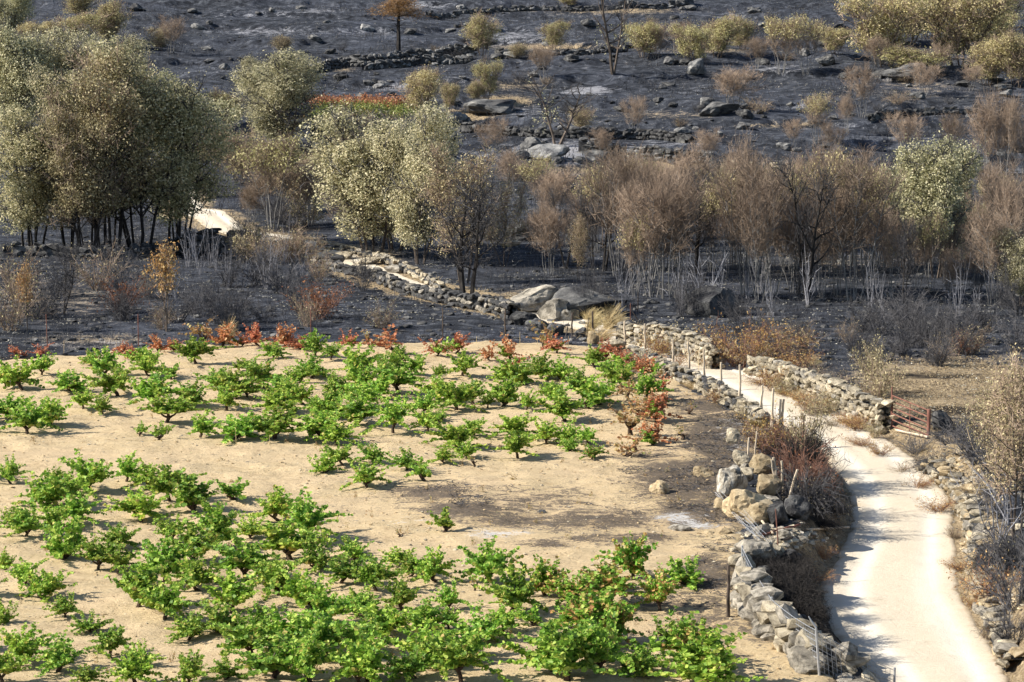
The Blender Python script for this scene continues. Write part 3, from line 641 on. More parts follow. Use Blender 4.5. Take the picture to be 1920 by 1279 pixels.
# ------------------------------------------------------------------ bushes and brush
def bush_parts(seed, Rr, H, nst, twm, leafm=None, nleaf=0, lsize=.08, arch=-.05, spread=1.0, sub=3, thick=.008):
    r = random.Random(seed); segs = []; tips = []
    for i in range(nst):
        a = r.random() * 6.283; q = r.random() ** .5 * Rr * .3
        p0 = (math.cos(a) * q, math.sin(a) * q, -.04); a2 = a + r.gauss(0, .6); sp = spread * r.uniform(.1, 1.1)
        nd = []; L = H * r.uniform(.7, 1.25)
        curve(r, p0, (math.cos(a2) * sp, math.sin(a2) * sp, 1), L, 5, thick * 1.6, thick * .6, .12, Vector((math.cos(a2) * -arch, math.sin(a2) * -arch, arch * 1.2)), segs, nd)
        for (p, d_, t) in nd:
            for k in range(sub):
                q2 = p + (d_ * .7 + rv(r, .55)).normalized() * H * r.uniform(.12, .32)
                segs.append((tuple(p), tuple(q2), thick * .8, thick * .35)); tips.append(q2)
                if sub > 1:
                    q3 = q2 + (d_ * .5 + rv(r, .6)).normalized() * H * r.uniform(.08, .2); segs.append((tuple(q2), tuple(q3), thick * .5, thick * .25)); tips.append(q3)
    ps = [('twigs', tubes('twigs', segs, M[twm], 3))]
    if leafm:
        g = np.random.default_rng(seed); T = np.array([tuple(t) for t in tips])
        C = T[g.integers(0, len(T), nleaf)] + g.normal(size=(nleaf, 3)) * H * .06; ps.append(('foliage', leaves('foliage', C, lsize, M[leafm], .4, seed=seed)))
    return Rr, H, ps
BP = {}
def bproto(kind, v):
    k = (kind, v)
    if k in BP: return BP[k]
    s = 500 + v * 13 + sum(map(ord, kind)) % 90
    if kind == 'burnt': r_ = bush_parts(s, .7, 1.1, 26, 'twig_dark', thick=.009, spread=.7)
    elif kind == 'brown': r_ = bush_parts(s, .7, 1.1, 24, 'twig_brown', 'brownleaf', 260, .07, spread=.7)
    elif kind == 'grey': r_ = bush_parts(s, .5, 1.6, 8, 'twig_grey', sub=1, thick=.014, spread=.5, arch=.02)
    elif kind == 'rust': r_ = bush_parts(s, .7, 1.1, 22, 'twig_red', 'rust', 700, .08, spread=.8)
    elif kind == 'tan': r_ = bush_parts(s, .7, 1.1, 24, 'twig_red', 'gold', 900, .075, spread=.9)
    elif kind == 'olivebush': r_ = bush_parts(s, .7, 1.1, 24, 'twig_brown', 'brownleaf', 1300, .08, spread=.8)
    elif kind == 'brush': r_ = bush_parts(s, 1.1, 1.5, 85, 'twig_red', 'rust', 500, .07, arch=-.16, spread=1.3, thick=.011)
    elif kind == 'brushdark': r_ = bush_parts(s, 1.1, 1.5, 95, 'twig_dark', 'brownleaf', 250, .06, arch=-.18, spread=1.4, thick=.011)
    elif kind == 'charbrush': r_ = bush_parts(s, 1.1, 1.5, 110, 'bark_black', arch=-.16, spread=1.3, thick=.013)
    elif kind == 'grass':
        r = random.Random(s); segs = []
        for i in range(260):
            a = r.gauss(.6, .9); sp = r.uniform(.05, 1.1); L = r.uniform(.5, 1.0)
            curve(r, (r.gauss(0, .08), r.gauss(0, .08), 0), (math.cos(a) * sp, math.sin(a) * sp, 1), L, 4, .006, .003, .03, Vector((math.cos(a) * .16, math.sin(a) * .16, -.14)), segs)
        r_ = (.6, .9, [('blades', tubes('blades', segs, M['straw'], 3))])
    BP[k] = r_; return r_
BN = {'burnt': ('burnt_shrub', 'shrub'), 'brown': ('burnt_shrub', 'shrub'), 'grey': ('dead_shrub', 'shrub'), 'rust': ('rusty_shrub', 'shrub'), 'tan': ('dry_shrub', 'shrub'), 'olivebush': ('dry_shrub', 'shrub'), 'brush': ('brush_heap', 'brushwood'), 'brushdark': ('brush_heap', 'brushwood'), 'charbrush': ('charred_brush', 'brushwood'), 'grass': ('dry_grass_tuft', 'grass tuft')}
_bc = {}
def bush(kind, px, py, hp, wp, label, group=None, dz=0, rz=None, nv=4):
    _bc[kind] = _bc.get(kind, -1) + 1
    Rr, H, ps = bproto(kind, _bc[kind] % nv); p = P(px, py); s = ppm(p); p.z += dz
    wscale = wp / s / (2 * (Rr if kind not in ('brush', 'brushdark', 'charbrush') else 1.3))
    o = empty(BN[kind][0], p, R.random() * 6.28 if rz is None else rz, (wscale, wscale, hp / s / H)); tag(o, label, BN[kind][1], group)
    for nm, me in ps: obj(nm, me, o)
    return o

def scatter(kinds, n, box, hr, wr, lab, group, avoid=None):
    pts = []
    k = 0
    while len(pts) < n and k < n * 20:
        k += 1; x = R.uniform(box[0], box[2]); y = R.uniform(box[1], box[3])
        if avoid and avoid(x, y): continue
        pts.append((x, y))
    pts.sort()
    for i, (x, y) in enumerate(pts):
        kd = R.choice(kinds); q = R.uniform(*hr)
        bush(kd, x, y, q, q * R.uniform(*wr), lab.format(ORD[i % 40]), group)
scatter(['burnt', 'burnt', 'burnt', 'brown'], 34, (0, 520, 760, 625), (38, 70), (.7, 1.3), 'low charred shrub behind the red vines, {} from the left', 'charred shrubs behind the red vines')
scatter(['grey'], 20, (330, 480, 580, 570), (40, 72), (.25, .5), 'tuft of thin pale dead stems below the path, {} from the left', 'pale dead stems')
scatter(['grey', 'grey', 'burnt'], 30, (1080, 520, 1880, 600), (45, 90), (.3, .6), 'pale or charred leafless stems under the thicket, {} from the left', 'leafless stems under the thicket')
scatter(['burnt', 'burnt', 'burnt', 'brown'], 38, (1360, 590, 1920, 690), (30, 72), (.7, 1.4), 'charred shrub in the burnt field right of the road, {} from the left', 'charred shrubs right of the road')
scatter(['burnt', 'brown'], 24, (900, 330, 1900, 480), (30, 60), (.8, 1.5), 'brown or charred undergrowth shrub behind the thicket, {} from the left', 'undergrowth behind the thicket')
scatter(['burnt', 'brown', 'olivebush'], 26, (380, 260, 760, 460), (24, 60), (.8, 1.6), 'small scorched bush around the path and oaks, {} from the left', 'scorched bushes around the path')
scatter(['burnt', 'brown'], 30, (620, 20, 1900, 240), (10, 26), (1, 2), 'small charred bush on the upper slope, {} from the left', 'charred bushes on the upper slope')
for a in [('rust', 595, 598, 62, 74, 'rusty-leaved shrub behind the red vines'), ('rust', 228, 588, 60, 60, 'dull rusty shrub left of the tall golden sapling'), ('brown', 20, 620, 90, 80, 'dull brown shrub at the left photo edge'), ('brown', 30, 560, 80, 70, 'twiggy brown shrub behind the golden sapling at the left edge'),
          ('rust', 1805, 665, 34, 36, 'orange-brown scrap of shrub in the burnt field on the right'), ('tan', 1385, 690, 84, 84, 'big tan shrub at the near end of the far wall'), ('tan', 1350, 672, 50, 50, 'tan shrub on the left of the big tan shrub'), ('tan', 1450, 668, 50, 100, 'tan brush on top of the right road wall'),
          ('tan', 1500, 690, 34, 70, 'low tan brush further along the right road wall'), ('tan', 1450, 735, 46, 34, 'small tan plant in front of the right road wall'), ('olivebush', 1630, 705, 60, 44, 'yellowish thin shrub behind the right road wall'), ('olivebush', 1645, 745, 66, 70, 'olive shrub behind the red gate post'),
          ('tan', 1862, 1140, 84, 90, 'orange-tan bush on the bank right of the road'), ('olivebush', 1570, 765, 30, 50, 'dry plant at the foot of the right road wall'), ('tan', 1600, 800, 26, 60, 'dry weeds at the road edge under the right wall'), ('tan', 1535, 775, 28, 50, 'tan weeds at the road edge beside the wall'),
          ('brown', 1520, 720, 40, 50, 'brown shrub behind the right road wall'), ('tan', 1260, 690, 30, 60, 'dry weeds between the two far walls'), ('tan', 1225, 665, 40, 70, 'tan growth on the far wall'), ('olivebush', 1290, 665, 44, 60, 'brown growth hanging on the far wall'),
          ('rust', 1290, 1195, 30, 60, 'heap of dry reddish vine leaves near the bottom wall')]:
    bush(*a[:5], a[5])
scatter(['burnt', 'brown', 'brown', 'olivebush'], 12, (450, 470, 592, 496), (40, 62), (.9, 1.4), 'dark bush hiding the path left of the central oaks, {} from the left', 'dark bushes along the path')
for i, (x, y) in enumerate([(1430, 722), (1465, 740), (1490, 752), (1515, 764), (1545, 778), (1580, 795), (1610, 808), (1640, 822)]): bush(['tan', 'olivebush', 'grass'][i % 3], x, y, R.uniform(18, 34), R.uniform(30, 56), f'dry growth at the foot of the right road wall, {ORD[i]} from the left', 'dry growth at the foot of the right road wall')
for i, (x, y) in enumerate([(1425, 690), (1475, 705), (1530, 728), (1560, 742), (1590, 758), (1615, 772), (1640, 782)]): bush(['brown', 'tan', 'burnt'][i % 3], x, y, R.uniform(24, 42), R.uniform(40, 70), f'scorched growth behind the right road wall, {ORD[i]} from the left', 'scorched growth behind the right road wall')
for i, (x, y) in enumerate([(1180, 640), (1205, 644), (1232, 652), (1285, 668), (1315, 672), (1335, 690), (1200, 690), (1240, 706), (1300, 730), (1350, 756), (1400, 785), (1420, 800)]): bush(['grass', 'tan', 'olivebush', 'grass'][i % 4], x, y, R.uniform(20, 36), R.uniform(30, 50), f'straw growth along the walls beside the vineyard corner, {ORD[i]} from the far end', 'straw growth along the vineyard corner walls')
bush('tan', 1440, 850, 70, 76, 'thin tan bush among the stakes on the near bank')
bush('brush', 1478, 850, 90, 86, 'upper reddish heap of cut branches beside the road')
bush('brush', 1498, 912, 118, 108, 'big reddish brushwood heap beside the road')
bush('brushdark', 1512, 945, 118, 112, 'dark brushwood heap overhanging the road', None)
bush('charbrush', 1500, 872, 105, 90, 'dark back part of the brushwood heap by the road')
bush('olivebush', 1508, 866, 96, 56, 'dark leafy bush on the road side of the brushwood')
for i, (x, y, hh, ww) in enumerate([(1445, 1110, 60, 80), (1485, 1095, 64, 70), (1470, 1150, 66, 70), (1500, 1190, 50, 70), (1440, 1070, 40, 60), (1525, 1215, 40, 50), (1490, 1130, 70, 80), (1510, 1160, 60, 70), (1480, 1070, 46, 70), (1550, 1240, 36, 50), (1540, 985, 30, 60), (1560, 960, 26, 50)]):
    bush('charbrush', x, y, hh, ww, f'charred brush in the dark hollow by the road wall, {ORD[i]} from the left', 'charred brush in the hollow')
nb = [(1760, 880, 50, 90), (1790, 840, 46, 90), (1840, 870, 80, 110), (1880, 920, 120, 120), (1905, 980, 130, 110), (1860, 960, 70, 90), (1900, 1060, 130, 120), (1905, 1140, 120, 110), (1900, 1210, 90, 90), (1850, 820, 60, 90), (1820, 930, 50, 70), (1720, 850, 36, 70), (1870, 1020, 90, 80)]
for i, (x, y, hh, ww) in enumerate(sorted(nb)):
    bush(['burnt', 'brushdark', 'burnt', 'grey'][i % 4], x, y, hh, ww, f'charred thorny brush on the bank right of the road, {ORD[i]} from the left', 'charred brush on the right bank')
tree('sparse_olive', 1905, 1010, 350, 190, 'thin olive-yellow tree leaning in from the right photo edge near the gate', None, 3)
tree('sparse_olive', 1860, 900, 190, 110, 'smaller thin tree with brownish leaves right of the gate', None, 1)
for i, (x, y, hh, ww, lb) in enumerate([(1105, 622, 54, 50, 'straw grass tuft between posts beside the pale boulders'), (1128, 590, 40, 44, 'straw grass tuft on top of the bank behind the posts'), (1140, 618, 60, 56, 'largest straw tuft sweeping right on the far wall'), (1125, 640, 40, 60, 'low straw grass at the foot of the bank'), (1248, 655, 54, 46, 'straw tuft hanging on the far wall, left one'), (1268, 662, 46, 44, 'straw tuft hanging on the far wall, right one'),
                                       (425, 645, 68, 32, 'tall straw tuft among the red vines'), (1515, 688, 30, 40, 'straw tuft behind the right road wall'), (1100, 600, 30, 40, 'small straw tuft beside the dark rock slab')]):
    bush('grass', x, y, hh, ww, lb, None, 0, R.uniform(-.4, .3), 3)

# ------------------------------------------------------------------ stones, boulders, walls
import bmesh
def hull_rock(seed, n=16, flat=.75):
    r = random.Random(seed); bm = bmesh.new()
    for i in range(n):
        v = Vector((r.gauss(0, 1), r.gauss(0, 1), r.gauss(0, 1))).normalized() * r.uniform(.82, 1.08); v = Vector([math.copysign(abs(c) ** .8, c) for c in v]); v.z *= flat; bm.verts.new(v)
    bmesh.ops.convex_hull(bm, input=bm.verts)
    bmesh.ops.delete(bm, geom=[v for v in bm.verts if not v.link_faces], context='VERTS')
    me = bpy.data.meshes.new('stone'); bm.to_mesh(me); bm.free(); return me
def boulder_mesh(seed, sub=4, rough=.16, flat=.7, blocky=.6):
    r = random.Random(seed * 31); bm = bmesh.new(); bmesh.ops.create_icosphere(bm, subdivisions=sub, radius=1.12); off = Vector((seed * 7.1, seed * 3.3, seed))
    cuts = [(Vector((r.gauss(0, 1), r.gauss(0, 1), r.gauss(0, .8))).normalized(), r.uniform(.62, .86)) for _ in range(11)]
    for v in bm.verts:
        c = v.co.copy()
        for nn_, dd_ in cuts:
            e_ = c.dot(nn_) - dd_
            if e_ > 0: c -= nn_ * e_ * .93
        u_ = c.normalized()
        k = 1 + rough * mnoise.fractal(u_ * 1.3 + off, 1.0, 2.0, 4) - rough * .5 * max(0, .12 - abs(mnoise.noise(u_ * 1.9 + off))) * 6 + .03 * mnoise.noise(u_ * 11 + off)
        v.co = Vector((c.x * k * 1.12, c.y * k * 1.12, c.z * k * flat * 1.12))
    me = bpy.data.meshes.new('boulder'); bm.to_mesh(me); bm.free(); return me
def with_mat(me, m_):
    q = me.copy(); q.materials.clear(); q.materials.append(m_); return q
rocks0 = [hull_rock(i) for i in range(12)]
ROCK = {k: [with_mat(r_, M[k]) for r_ in rocks0] for k in ('stone', 'stone_dark', 'stone_warm', 'stone_grey', 'stone_hill')}
bould0 = [boulder_mesh(i + 1, 4 if i < 3 else 3) for i in range(6)]
BOULD = {k: [with_mat(r_, M[k]) for r_ in bould0] for k in ('stone', 'stone_dark', 'stone_warm', 'stone_grey', 'stone_white', 'stone_hill')}

def wall(name, label, px, H, T=.5, size=.3, kinds=('stone',), group=None, maxn=290, gap=.0, both=True, up=0):
    ang = 0
    pts = [P(a, b) for a, b in px]
    pp = catmull(np.array([[p.x, p.y] for p in pts]), 12); dl = np.r_[0, np.cumsum(np.hypot(*np.diff(pp, axis=0).T))]
    L = dl[-1]; at = lambda s: (np.interp(s, dl, pp[:, 0]), np.interp(s, dl, pp[:, 1]))
    root = empty(name, (pts[0].x, pts[0].y, pts[0].z)); tag(root, label, 'wall', group)
    base0 = Vector(root.location); lst = []
    core = []
    Hs = H if isinstance(H, (list, tuple)) else [H, H]
    hh = lambda s: np.interp(s / L, np.linspace(0, 1, len(Hs)), Hs) * (1 + .16 * float(fbm(np.array([s / 1.3]), np.array([L]), 2, 50)[0]))
    s = 0; prev = None
    while s < L:
        x, y = at(s); x2, y2 = at(min(s + .1, L)) if s + .1 < L else at(s); ang = math.atan2(y2 - y, x2 - x) if s + .1 < L else ang
        z = hz(x, y) + up; nx, ny = -math.sin(ang), math.cos(ang); cu = hh(s) * .82
        core.append([(x + nx * T * .33, y + ny * T * .33, z - .25), (x + nx * T * .25, y + ny * T * .25, z + cu), (x - nx * T * .25, y - ny * T * .25, z + cu), (x - nx * T * .33, y - ny * T * .33, z - .25)])
        s += .35
    CV = np.array(core).reshape(-1, 3) - np.array(base0); nn = len(core)
    fc = []
    for i in range(nn - 1):
        for k in range(3): fc += [i * 4 + k, (i + 1) * 4 + k, (i + 1) * 4 + k + 1, i * 4 + k + 1]
    obj('rubble_core', mk_mesh('rubble_core', CV, fc, [4] * (len(fc) // 4), [M['stone_dark']]), root)
    for side in ((-1, 1) if both else (1,)):
        z0 = 0
        while z0 < max(Hs) * 1.15:
            ch = size * R.uniform(.55, .85); s = R.random() * size
            while s < L:
                l = size * R.choice([.7, .9, 1.1, 1.4, 1.8]) * R.uniform(.85, 1.1)
                sc_ = s + l / 2
                if sc_ < L and z0 + ch * .6 < hh(sc_) and R.random() > gap:
                    x, y = at(sc_); x2, y2 = at(min(sc_ + .1, L)); x1, y1 = at(max(sc_ - .1, 0)); ang = math.atan2(y2 - y1, x2 - x1)
                    nx, ny = -math.sin(ang), math.cos(ang); o_ = T * (.36 - .10 * z0 / max(Hs)) + R.uniform(-.04, .05)
                    lst.append((x + nx * side * o_, y + ny * side * o_, hz(x, y) + up + z0 + ch / 2 + R.uniform(-.03, .03), l * .56, size * .5, ch * R.uniform(.6, .8), ang))
                s += l * .96
            z0 += ch * .9
    s = 0
    while s < L:                                 # cap stones across the top
        l = size * R.uniform(.8, 1.9)
        x, y = at(min(s + l / 2, L)); x2, y2 = at(min(s + l / 2 + .1, L)); x1, y1 = at(max(s + l / 2 - .1, 0)); ang = math.atan2(y2 - y1, x2 - x1)
        if R.random() > gap: lst.append((x + R.gauss(0, .04), y + R.gauss(0, .04), hz(x, y) + up + hh(min(s + l / 2, L)) + R.uniform(-.04, .06), l * .55, T * R.uniform(.3, .55), size * R.uniform(.3, .55), ang))
        s += l
    extra = []
    if len(lst) > maxn:          # beyond the limit: the least visible stones go into one joined part
        idx = list(range(len(lst))); far = [i for i in idx if (lst[i][0], lst[i][1]) and lst[i][2] < hz(lst[i][0], lst[i][1]) + up + .25]
        R.shuffle(far); drop = set(far[:len(lst) - maxn]); rest = [i for i in idx if i not in drop]
        while len(rest) > maxn: drop.add(rest.pop(R.randrange(len(rest))))
        extra = [lst[i] for i in drop]; lst = [lst[i] for i in rest]
    if extra:
        V = []; Fc = []; sz = []; k0 = 0
        for (x, y, z, a, b, c_, ang) in extra:
            r_ = R.choice(rocks0[:6]); vv = np.array([v.co[:] for v in r_.vertices]) * np.array([a, b, c_ * 1.1]); ca, sa = math.cos(ang), math.sin(ang)
            V.append(np.stack([vv[:, 0] * ca - vv[:, 1] * sa + x - base0.x, vv[:, 0] * sa + vv[:, 1] * ca + y - base0.y, vv[:, 2] + z - base0.z], 1))
            for f in r_.polygons: Fc += [i + k0 for i in f.vertices]; sz.append(len(f.vertices))
            k0 += len(vv)
        tag(obj('filling_stones', mk_mesh('filling_stones', np.concatenate(V), Fc, sz, [M[kinds[0]]]), root), kind='stuff')
    for (x, y, z, a, b, c_, ang) in lst:
        k = R.choice(kinds); me = R.choice(ROCK[k])
        o = obj('stone', me, root, (x - base0.x, y - base0.y, z - base0.z), (R.gauss(0, .16), R.gauss(0, .16), ang + R.gauss(0, .2)), (a, b, c_ * 1.1))
    return root
wall('dry_stone_wall', 'tall pale dry stone wall along the right side of the road, ending at the red gate', [(1405, 700), (1450, 712), (1500, 732), (1560, 762), (1610, 788), (1662, 812)], [.6, .75, .85, .95, .9, .95], .6, .34, ('stone', 'stone', 'stone', 'stone_grey'))
wall('dry_stone_wall', 'far pale stone wall with straw grass hanging from it, left of the big tan shrub', [(1160, 640), (1210, 650), (1260, 662), (1310, 678), (1342, 694)], [.7, .9, .95, 1.0, .8], .6, .32, ('stone', 'stone', 'stone_grey'))
wall('dry_stone_wall', 'low curved stone wall between the vineyard and the road, below the stakes', [(1185, 672), (1230, 695), (1270, 714), (1310, 728), (1350, 750), (1400, 778), (1432, 800)], [.45, .5, .55, .45, .55, .45, .4], .5, .3, ('stone', 'stone', 'stone_grey', 'stone_dark'))
wall('dry_stone_wall', 'boulder wall under the wire fence at the bottom of the photo', [(1395, 1120), (1430, 1165), (1480, 1212), (1540, 1255), (1600, 1300), (1680, 1370)], [.75, .7, .65, .6, .55, .5], .8, .5, ('stone_grey', 'stone_grey', 'stone'))
wall('rubble_wall', 'crumbling rubble wall on the right side of the road below the gate', [(1735, 880), (1770, 905), (1805, 935), (1825, 975), (1840, 1040), (1850, 1100), (1870, 1180), (1905, 1260)], [.4, .5, .45, .5, .3, .3, .35, .3], .7, .32, ('stone', 'stone_grey', 'stone_warm'), gap=.3)
wall('rubble_wall', 'dark tumbled wall along the field side of the path below the central oaks', [(590, 500), (650, 512), (700, 525), (750, 545), (800, 560), (860, 575), (930, 588), (960, 600)], [.5, .4, .5, .5, .45, .6, .7, .8], .7, .38, ('stone_dark', 'stone_dark', 'stone_dark', 'stone_grey'), gap=.25)
wall('rubble_wall', 'pale stones lining the far side of the path below the central oaks', [(600, 465), (660, 474), (720, 492), (760, 508), (800, 530), (830, 545)], [.3, .35, .4, .35, .35, .3], .5, .36, ('stone', 'stone_grey', 'stone'), gap=.3)
wall('rubble_wall', 'black scorched wall in the shade below the big grove', [(-10, 480), (90, 480), (200, 484), (300, 478), (380, 470), (470, 478)], [.7, .6, .6, .7, 1.3, 1.1], .8, .5, ('stone_dark',), gap=.2)
wall('dry_stone_wall', 'long far wall across the upper slope below the lone pine', [(585, 138), (640, 128), (690, 124), (760, 116), (830, 108), (890, 104)], [.9, 1.0, 1.1, 1.0, 1.1, 1.0], .7, .6, ('stone_hill', 'stone_dark', 'stone_dark'), gap=.1)
wall('dry_stone_wall', 'second far wall line just under the pine wall', [(680, 132), (740, 127), (800, 120), (888, 112)], [.8, .8, .9, .8], .6, .6, ('stone_hill', 'stone_hill', 'stone_dark'), gap=.15)
wall('dry_stone_wall', 'dark terrace wall right of the pale rock in the middle of the slope', [(1085, 285), (1150, 293), (1230, 300), (1330, 306)], [1.0, 1.1, 1.0, .8], .7, .5, ('stone_dark', 'stone_dark', 'stone_hill'), gap=.1)
wall('dry_stone_wall', 'dark terrace wall behind the grey dead tree', [(860, 248), (930, 252), (1000, 256), (1100, 260), (1200, 262), (1290, 268)], [.8, .7, .7, .9, .8, .6], .7, .55, ('stone_dark',), gap=.15)
wall('rubble_wall', 'brown rubble line above the middle of the burnt thicket', [(1330, 318), (1420, 322), (1500, 330), (1600, 336), (1700, 330)], [.5, .6, .5, .6, .5], .7, .5, ('stone_dark', 'stone', 'stone_dark'), gap=.25)
wall('rubble_wall', 'stony terrace edge near the top edge right of the pine', [(930, 100), (1000, 104), (1080, 104), (1180, 96)], [.5, .5, .5, .5], .8, .6, ('stone_hill', 'stone_dark'), gap=.3)
wall('rubble_wall', 'thin stony line close to the top edge of the photo', [(800, 28), (900, 24), (1000, 20), (1120, 20), (1280, 14)], [.5, .6, .5, .7, .5], .8, .7, ('stone_dark', 'stone_dark', 'stone_hill'), gap=.2)
wall('rubble_wall', 'dark terrace edge below the top right tree group', [(1630, 228), (1700, 218), (1760, 214), (1830, 210)], [.6, .6, .5, .5], .7, .5, ('stone_dark',), gap=.25)

def boulder(px, py, wp, hp, kind, label, v=None, group=None, dz=0, dep=1.0, rz=None):
    p = P(px, py); s = ppm(p); me = BOULD[kind][R.randrange(6) if v is None else v]
    a = wp / s / 2; c_ = hp / s / 2 / .7
    o = obj('boulder', me, None, (p.x, p.y + a * .3, p.z + hp / s * .38 + dz), (R.gauss(0, .1), R.gauss(0, .1), R.random() * 6.28 if rz is None else rz), (a, a * dep, c_))
    return tag(o, label, 'boulder', group)
bs = [(1008, 584, 100, 50, 'stone_grey', 'large rounded grey boulder with bright left end beside the path'), (1085, 592, 140, 52, 'stone_dark', 'broad dark rock slab right of the large grey boulder'), (1040, 600, 60, 40, 'stone_grey', 'cracked rock between the grey boulder and the dark slab'),
      (1330, 592, 92, 56, 'stone_dark', 'big square dark boulder under the thicket'), (1362, 590, 40, 50, 'stone_dark', 'black shaded block at the right end of the square dark boulder'), (1040, 628, 34, 26, 'stone_dark', 'round dark boulder behind the first vines, left of the two'), (1012, 622, 46, 24, 'stone_dark', 'dark sloping boulder by the thin post'),
      (985, 610, 44, 30, 'stone_dark', 'dark boulder at the end of the tumbled wall'), (1068, 590, 30, 20, 'stone_white', 'white rock on the bank'), (1060, 602, 26, 22, 'stone_white', 'smaller pale rock below the white one'), (1076, 600, 26, 20, 'stone_warm', 'pale brown rock beside the white one'),
      (1113, 645, 24, 24, 'stone_warm', 'tan pointed stone at the corner of the vineyard'), (1090, 632, 24, 18, 'stone_dark', 'dark stone left of the tan pointed one'), (1150, 655, 40, 22, 'stone', 'pale stone at the start of the low wall'), (960, 585, 44, 24, 'stone', 'pale rubble rock on the path edge'),
      (640, 486, 50, 14, 'stone', 'flat pale rock on the path below the left central oak'), (690, 496, 40, 14, 'stone', 'pale rock on the path under the central oaks'), (615, 500, 50, 26, 'stone_dark', 'dark rock at the left of the pale outcrop'), (740, 512, 40, 16, 'stone_white', 'bright flat stone by the path'),
      (1030, 300, 80, 34, 'stone_grey', 'pale rock under the grey dead tree'), (1000, 285, 40, 30, 'stone_grey', 'pale upright rock left of the dead tree'), (1110, 300, 70, 20, 'stone_grey', 'ashy rock right of the dead tree'), (975, 300, 40, 20, 'stone_grey', 'low ashy rock left of the dead tree'),
      (860, 232, 50, 22, 'stone_grey', 'grey slab on the slope above the central oaks'), (925, 215, 90, 30, 'stone_dark', 'dark hump on the slope above the dead tree'), (600, 265, 46, 40, 'stone_dark', 'dark rock right of the broad grey oak'), (600, 285, 40, 24, 'stone_grey', 'grey rock below the broad oak'),
      (1305, 138, 36, 30, 'stone_grey', 'grey boulder below the golden tree'), (1345, 215, 62, 26, 'stone_grey', 'long rock left of the small pale-stemmed tree'), (1400, 222, 30, 18, 'stone_dark', 'dark rock right of the long rock'), (1715, 150, 90, 30, 'stone_grey', 'smooth rounded rock under the top right bush'),
      (1550, 122, 36, 20, 'stone_grey', 'rock between the pale-stemmed pair and the large yellow crown'), (1650, 145, 30, 16, 'stone_dark', 'dark rock below the large yellow crown'), (1410, 335, 80, 26, 'stone_dark', 'dark hump behind the thicket'), (1430, 122, 30, 14, 'stone_dark', 'dark rock beside the pale stems'),
      (1595, 20, 40, 20, 'stone_grey', 'grey rock near the top edge left of the large yellow crown'), (1285, 12, 34, 20, 'stone_dark', 'dark rock on the top edge'), (985, 450, 90, 34, 'stone_dark', 'dark flat rock in the shade right of the central oaks'), (955, 462, 30, 18, 'stone', 'pale rock left of the shaded flat rock'),
      (690, 160, 20, 12, 'stone_grey', 'small rock on the ash patch below the far wall'), (705, 160, 20, 12, 'stone_dark', 'dark small rock on the ash patch below the far wall'), (640, 150, 26, 16, 'stone_dark', 'dark rock under the left end of the far wall'),
      (1318, 900, 46, 26, 'stone_warm', 'brown mossy boulder lying in the scorched soil'), (1240, 930, 38, 30, 'stone_warm', 'tan rock in the vineyard soil'), (1273, 1000, 50, 16, 'stone_white', 'flat white stone on the soil near the ash'), (1362, 1004, 26, 14, 'stone_warm', 'orange stone beside the fallen mesh'), (1330, 1004, 20, 10, 'stone_warm', 'small tan stone beside the fallen mesh'),
      (1015, 965, 16, 10, 'stone_dark', 'small dark stone on the scorched soil'), (1835, 935, 50, 36, 'stone_warm', 'square ochre block in the rubble right of the road'), (1780, 885, 30, 26, 'stone', 'pale block in the rubble right of the road'), (1800, 850, 40, 20, 'stone_warm', 'ochre stone below the gate'),
      (1765, 805, 40, 36, 'stone_dark', 'dark block right of the gate post'), (1835, 1150, 30, 20, 'stone_grey', 'grey stone at the foot of the orange-tan bush'), (1400, 205, 24, 12, 'stone_dark', 'small dark rock on the slope by the long rock')]
for a in bs: boulder(*a[:4], 'stone_hill' if a[1] < 345 and a[4] == 'stone_grey' else a[4], a[5])
r2 = random.Random(5)
hill = sorted([(r2.uniform(240, 1910), r2.uniform(5, 335)) for _ in range(215)])
for (ya, yb_, nmb) in [(0, 40, 'along the top edge'), (40, 90, 'around the height of the lone pine'), (90, 150, 'just below the long far wall'), (150, 200, 'above the vine strip'), (200, 260, 'around the height of the dead tree'), (260, 340, 'just above the thicket')]:
    for i, (x, y) in enumerate([q for q in hill if ya <= q[1] < yb_]):
        wv = r2.uniform(10, 30); kd = r2.choice(['stone_dark', 'stone_hill'])
        boulder(x, y, wv, wv * r2.uniform(.35, .6), kd, f'small {"grey" if kd == "stone_hill" else "charred"} rock {nmb}, {ORD[i]} from the left', None, 'small rocks scattered on the hillside')

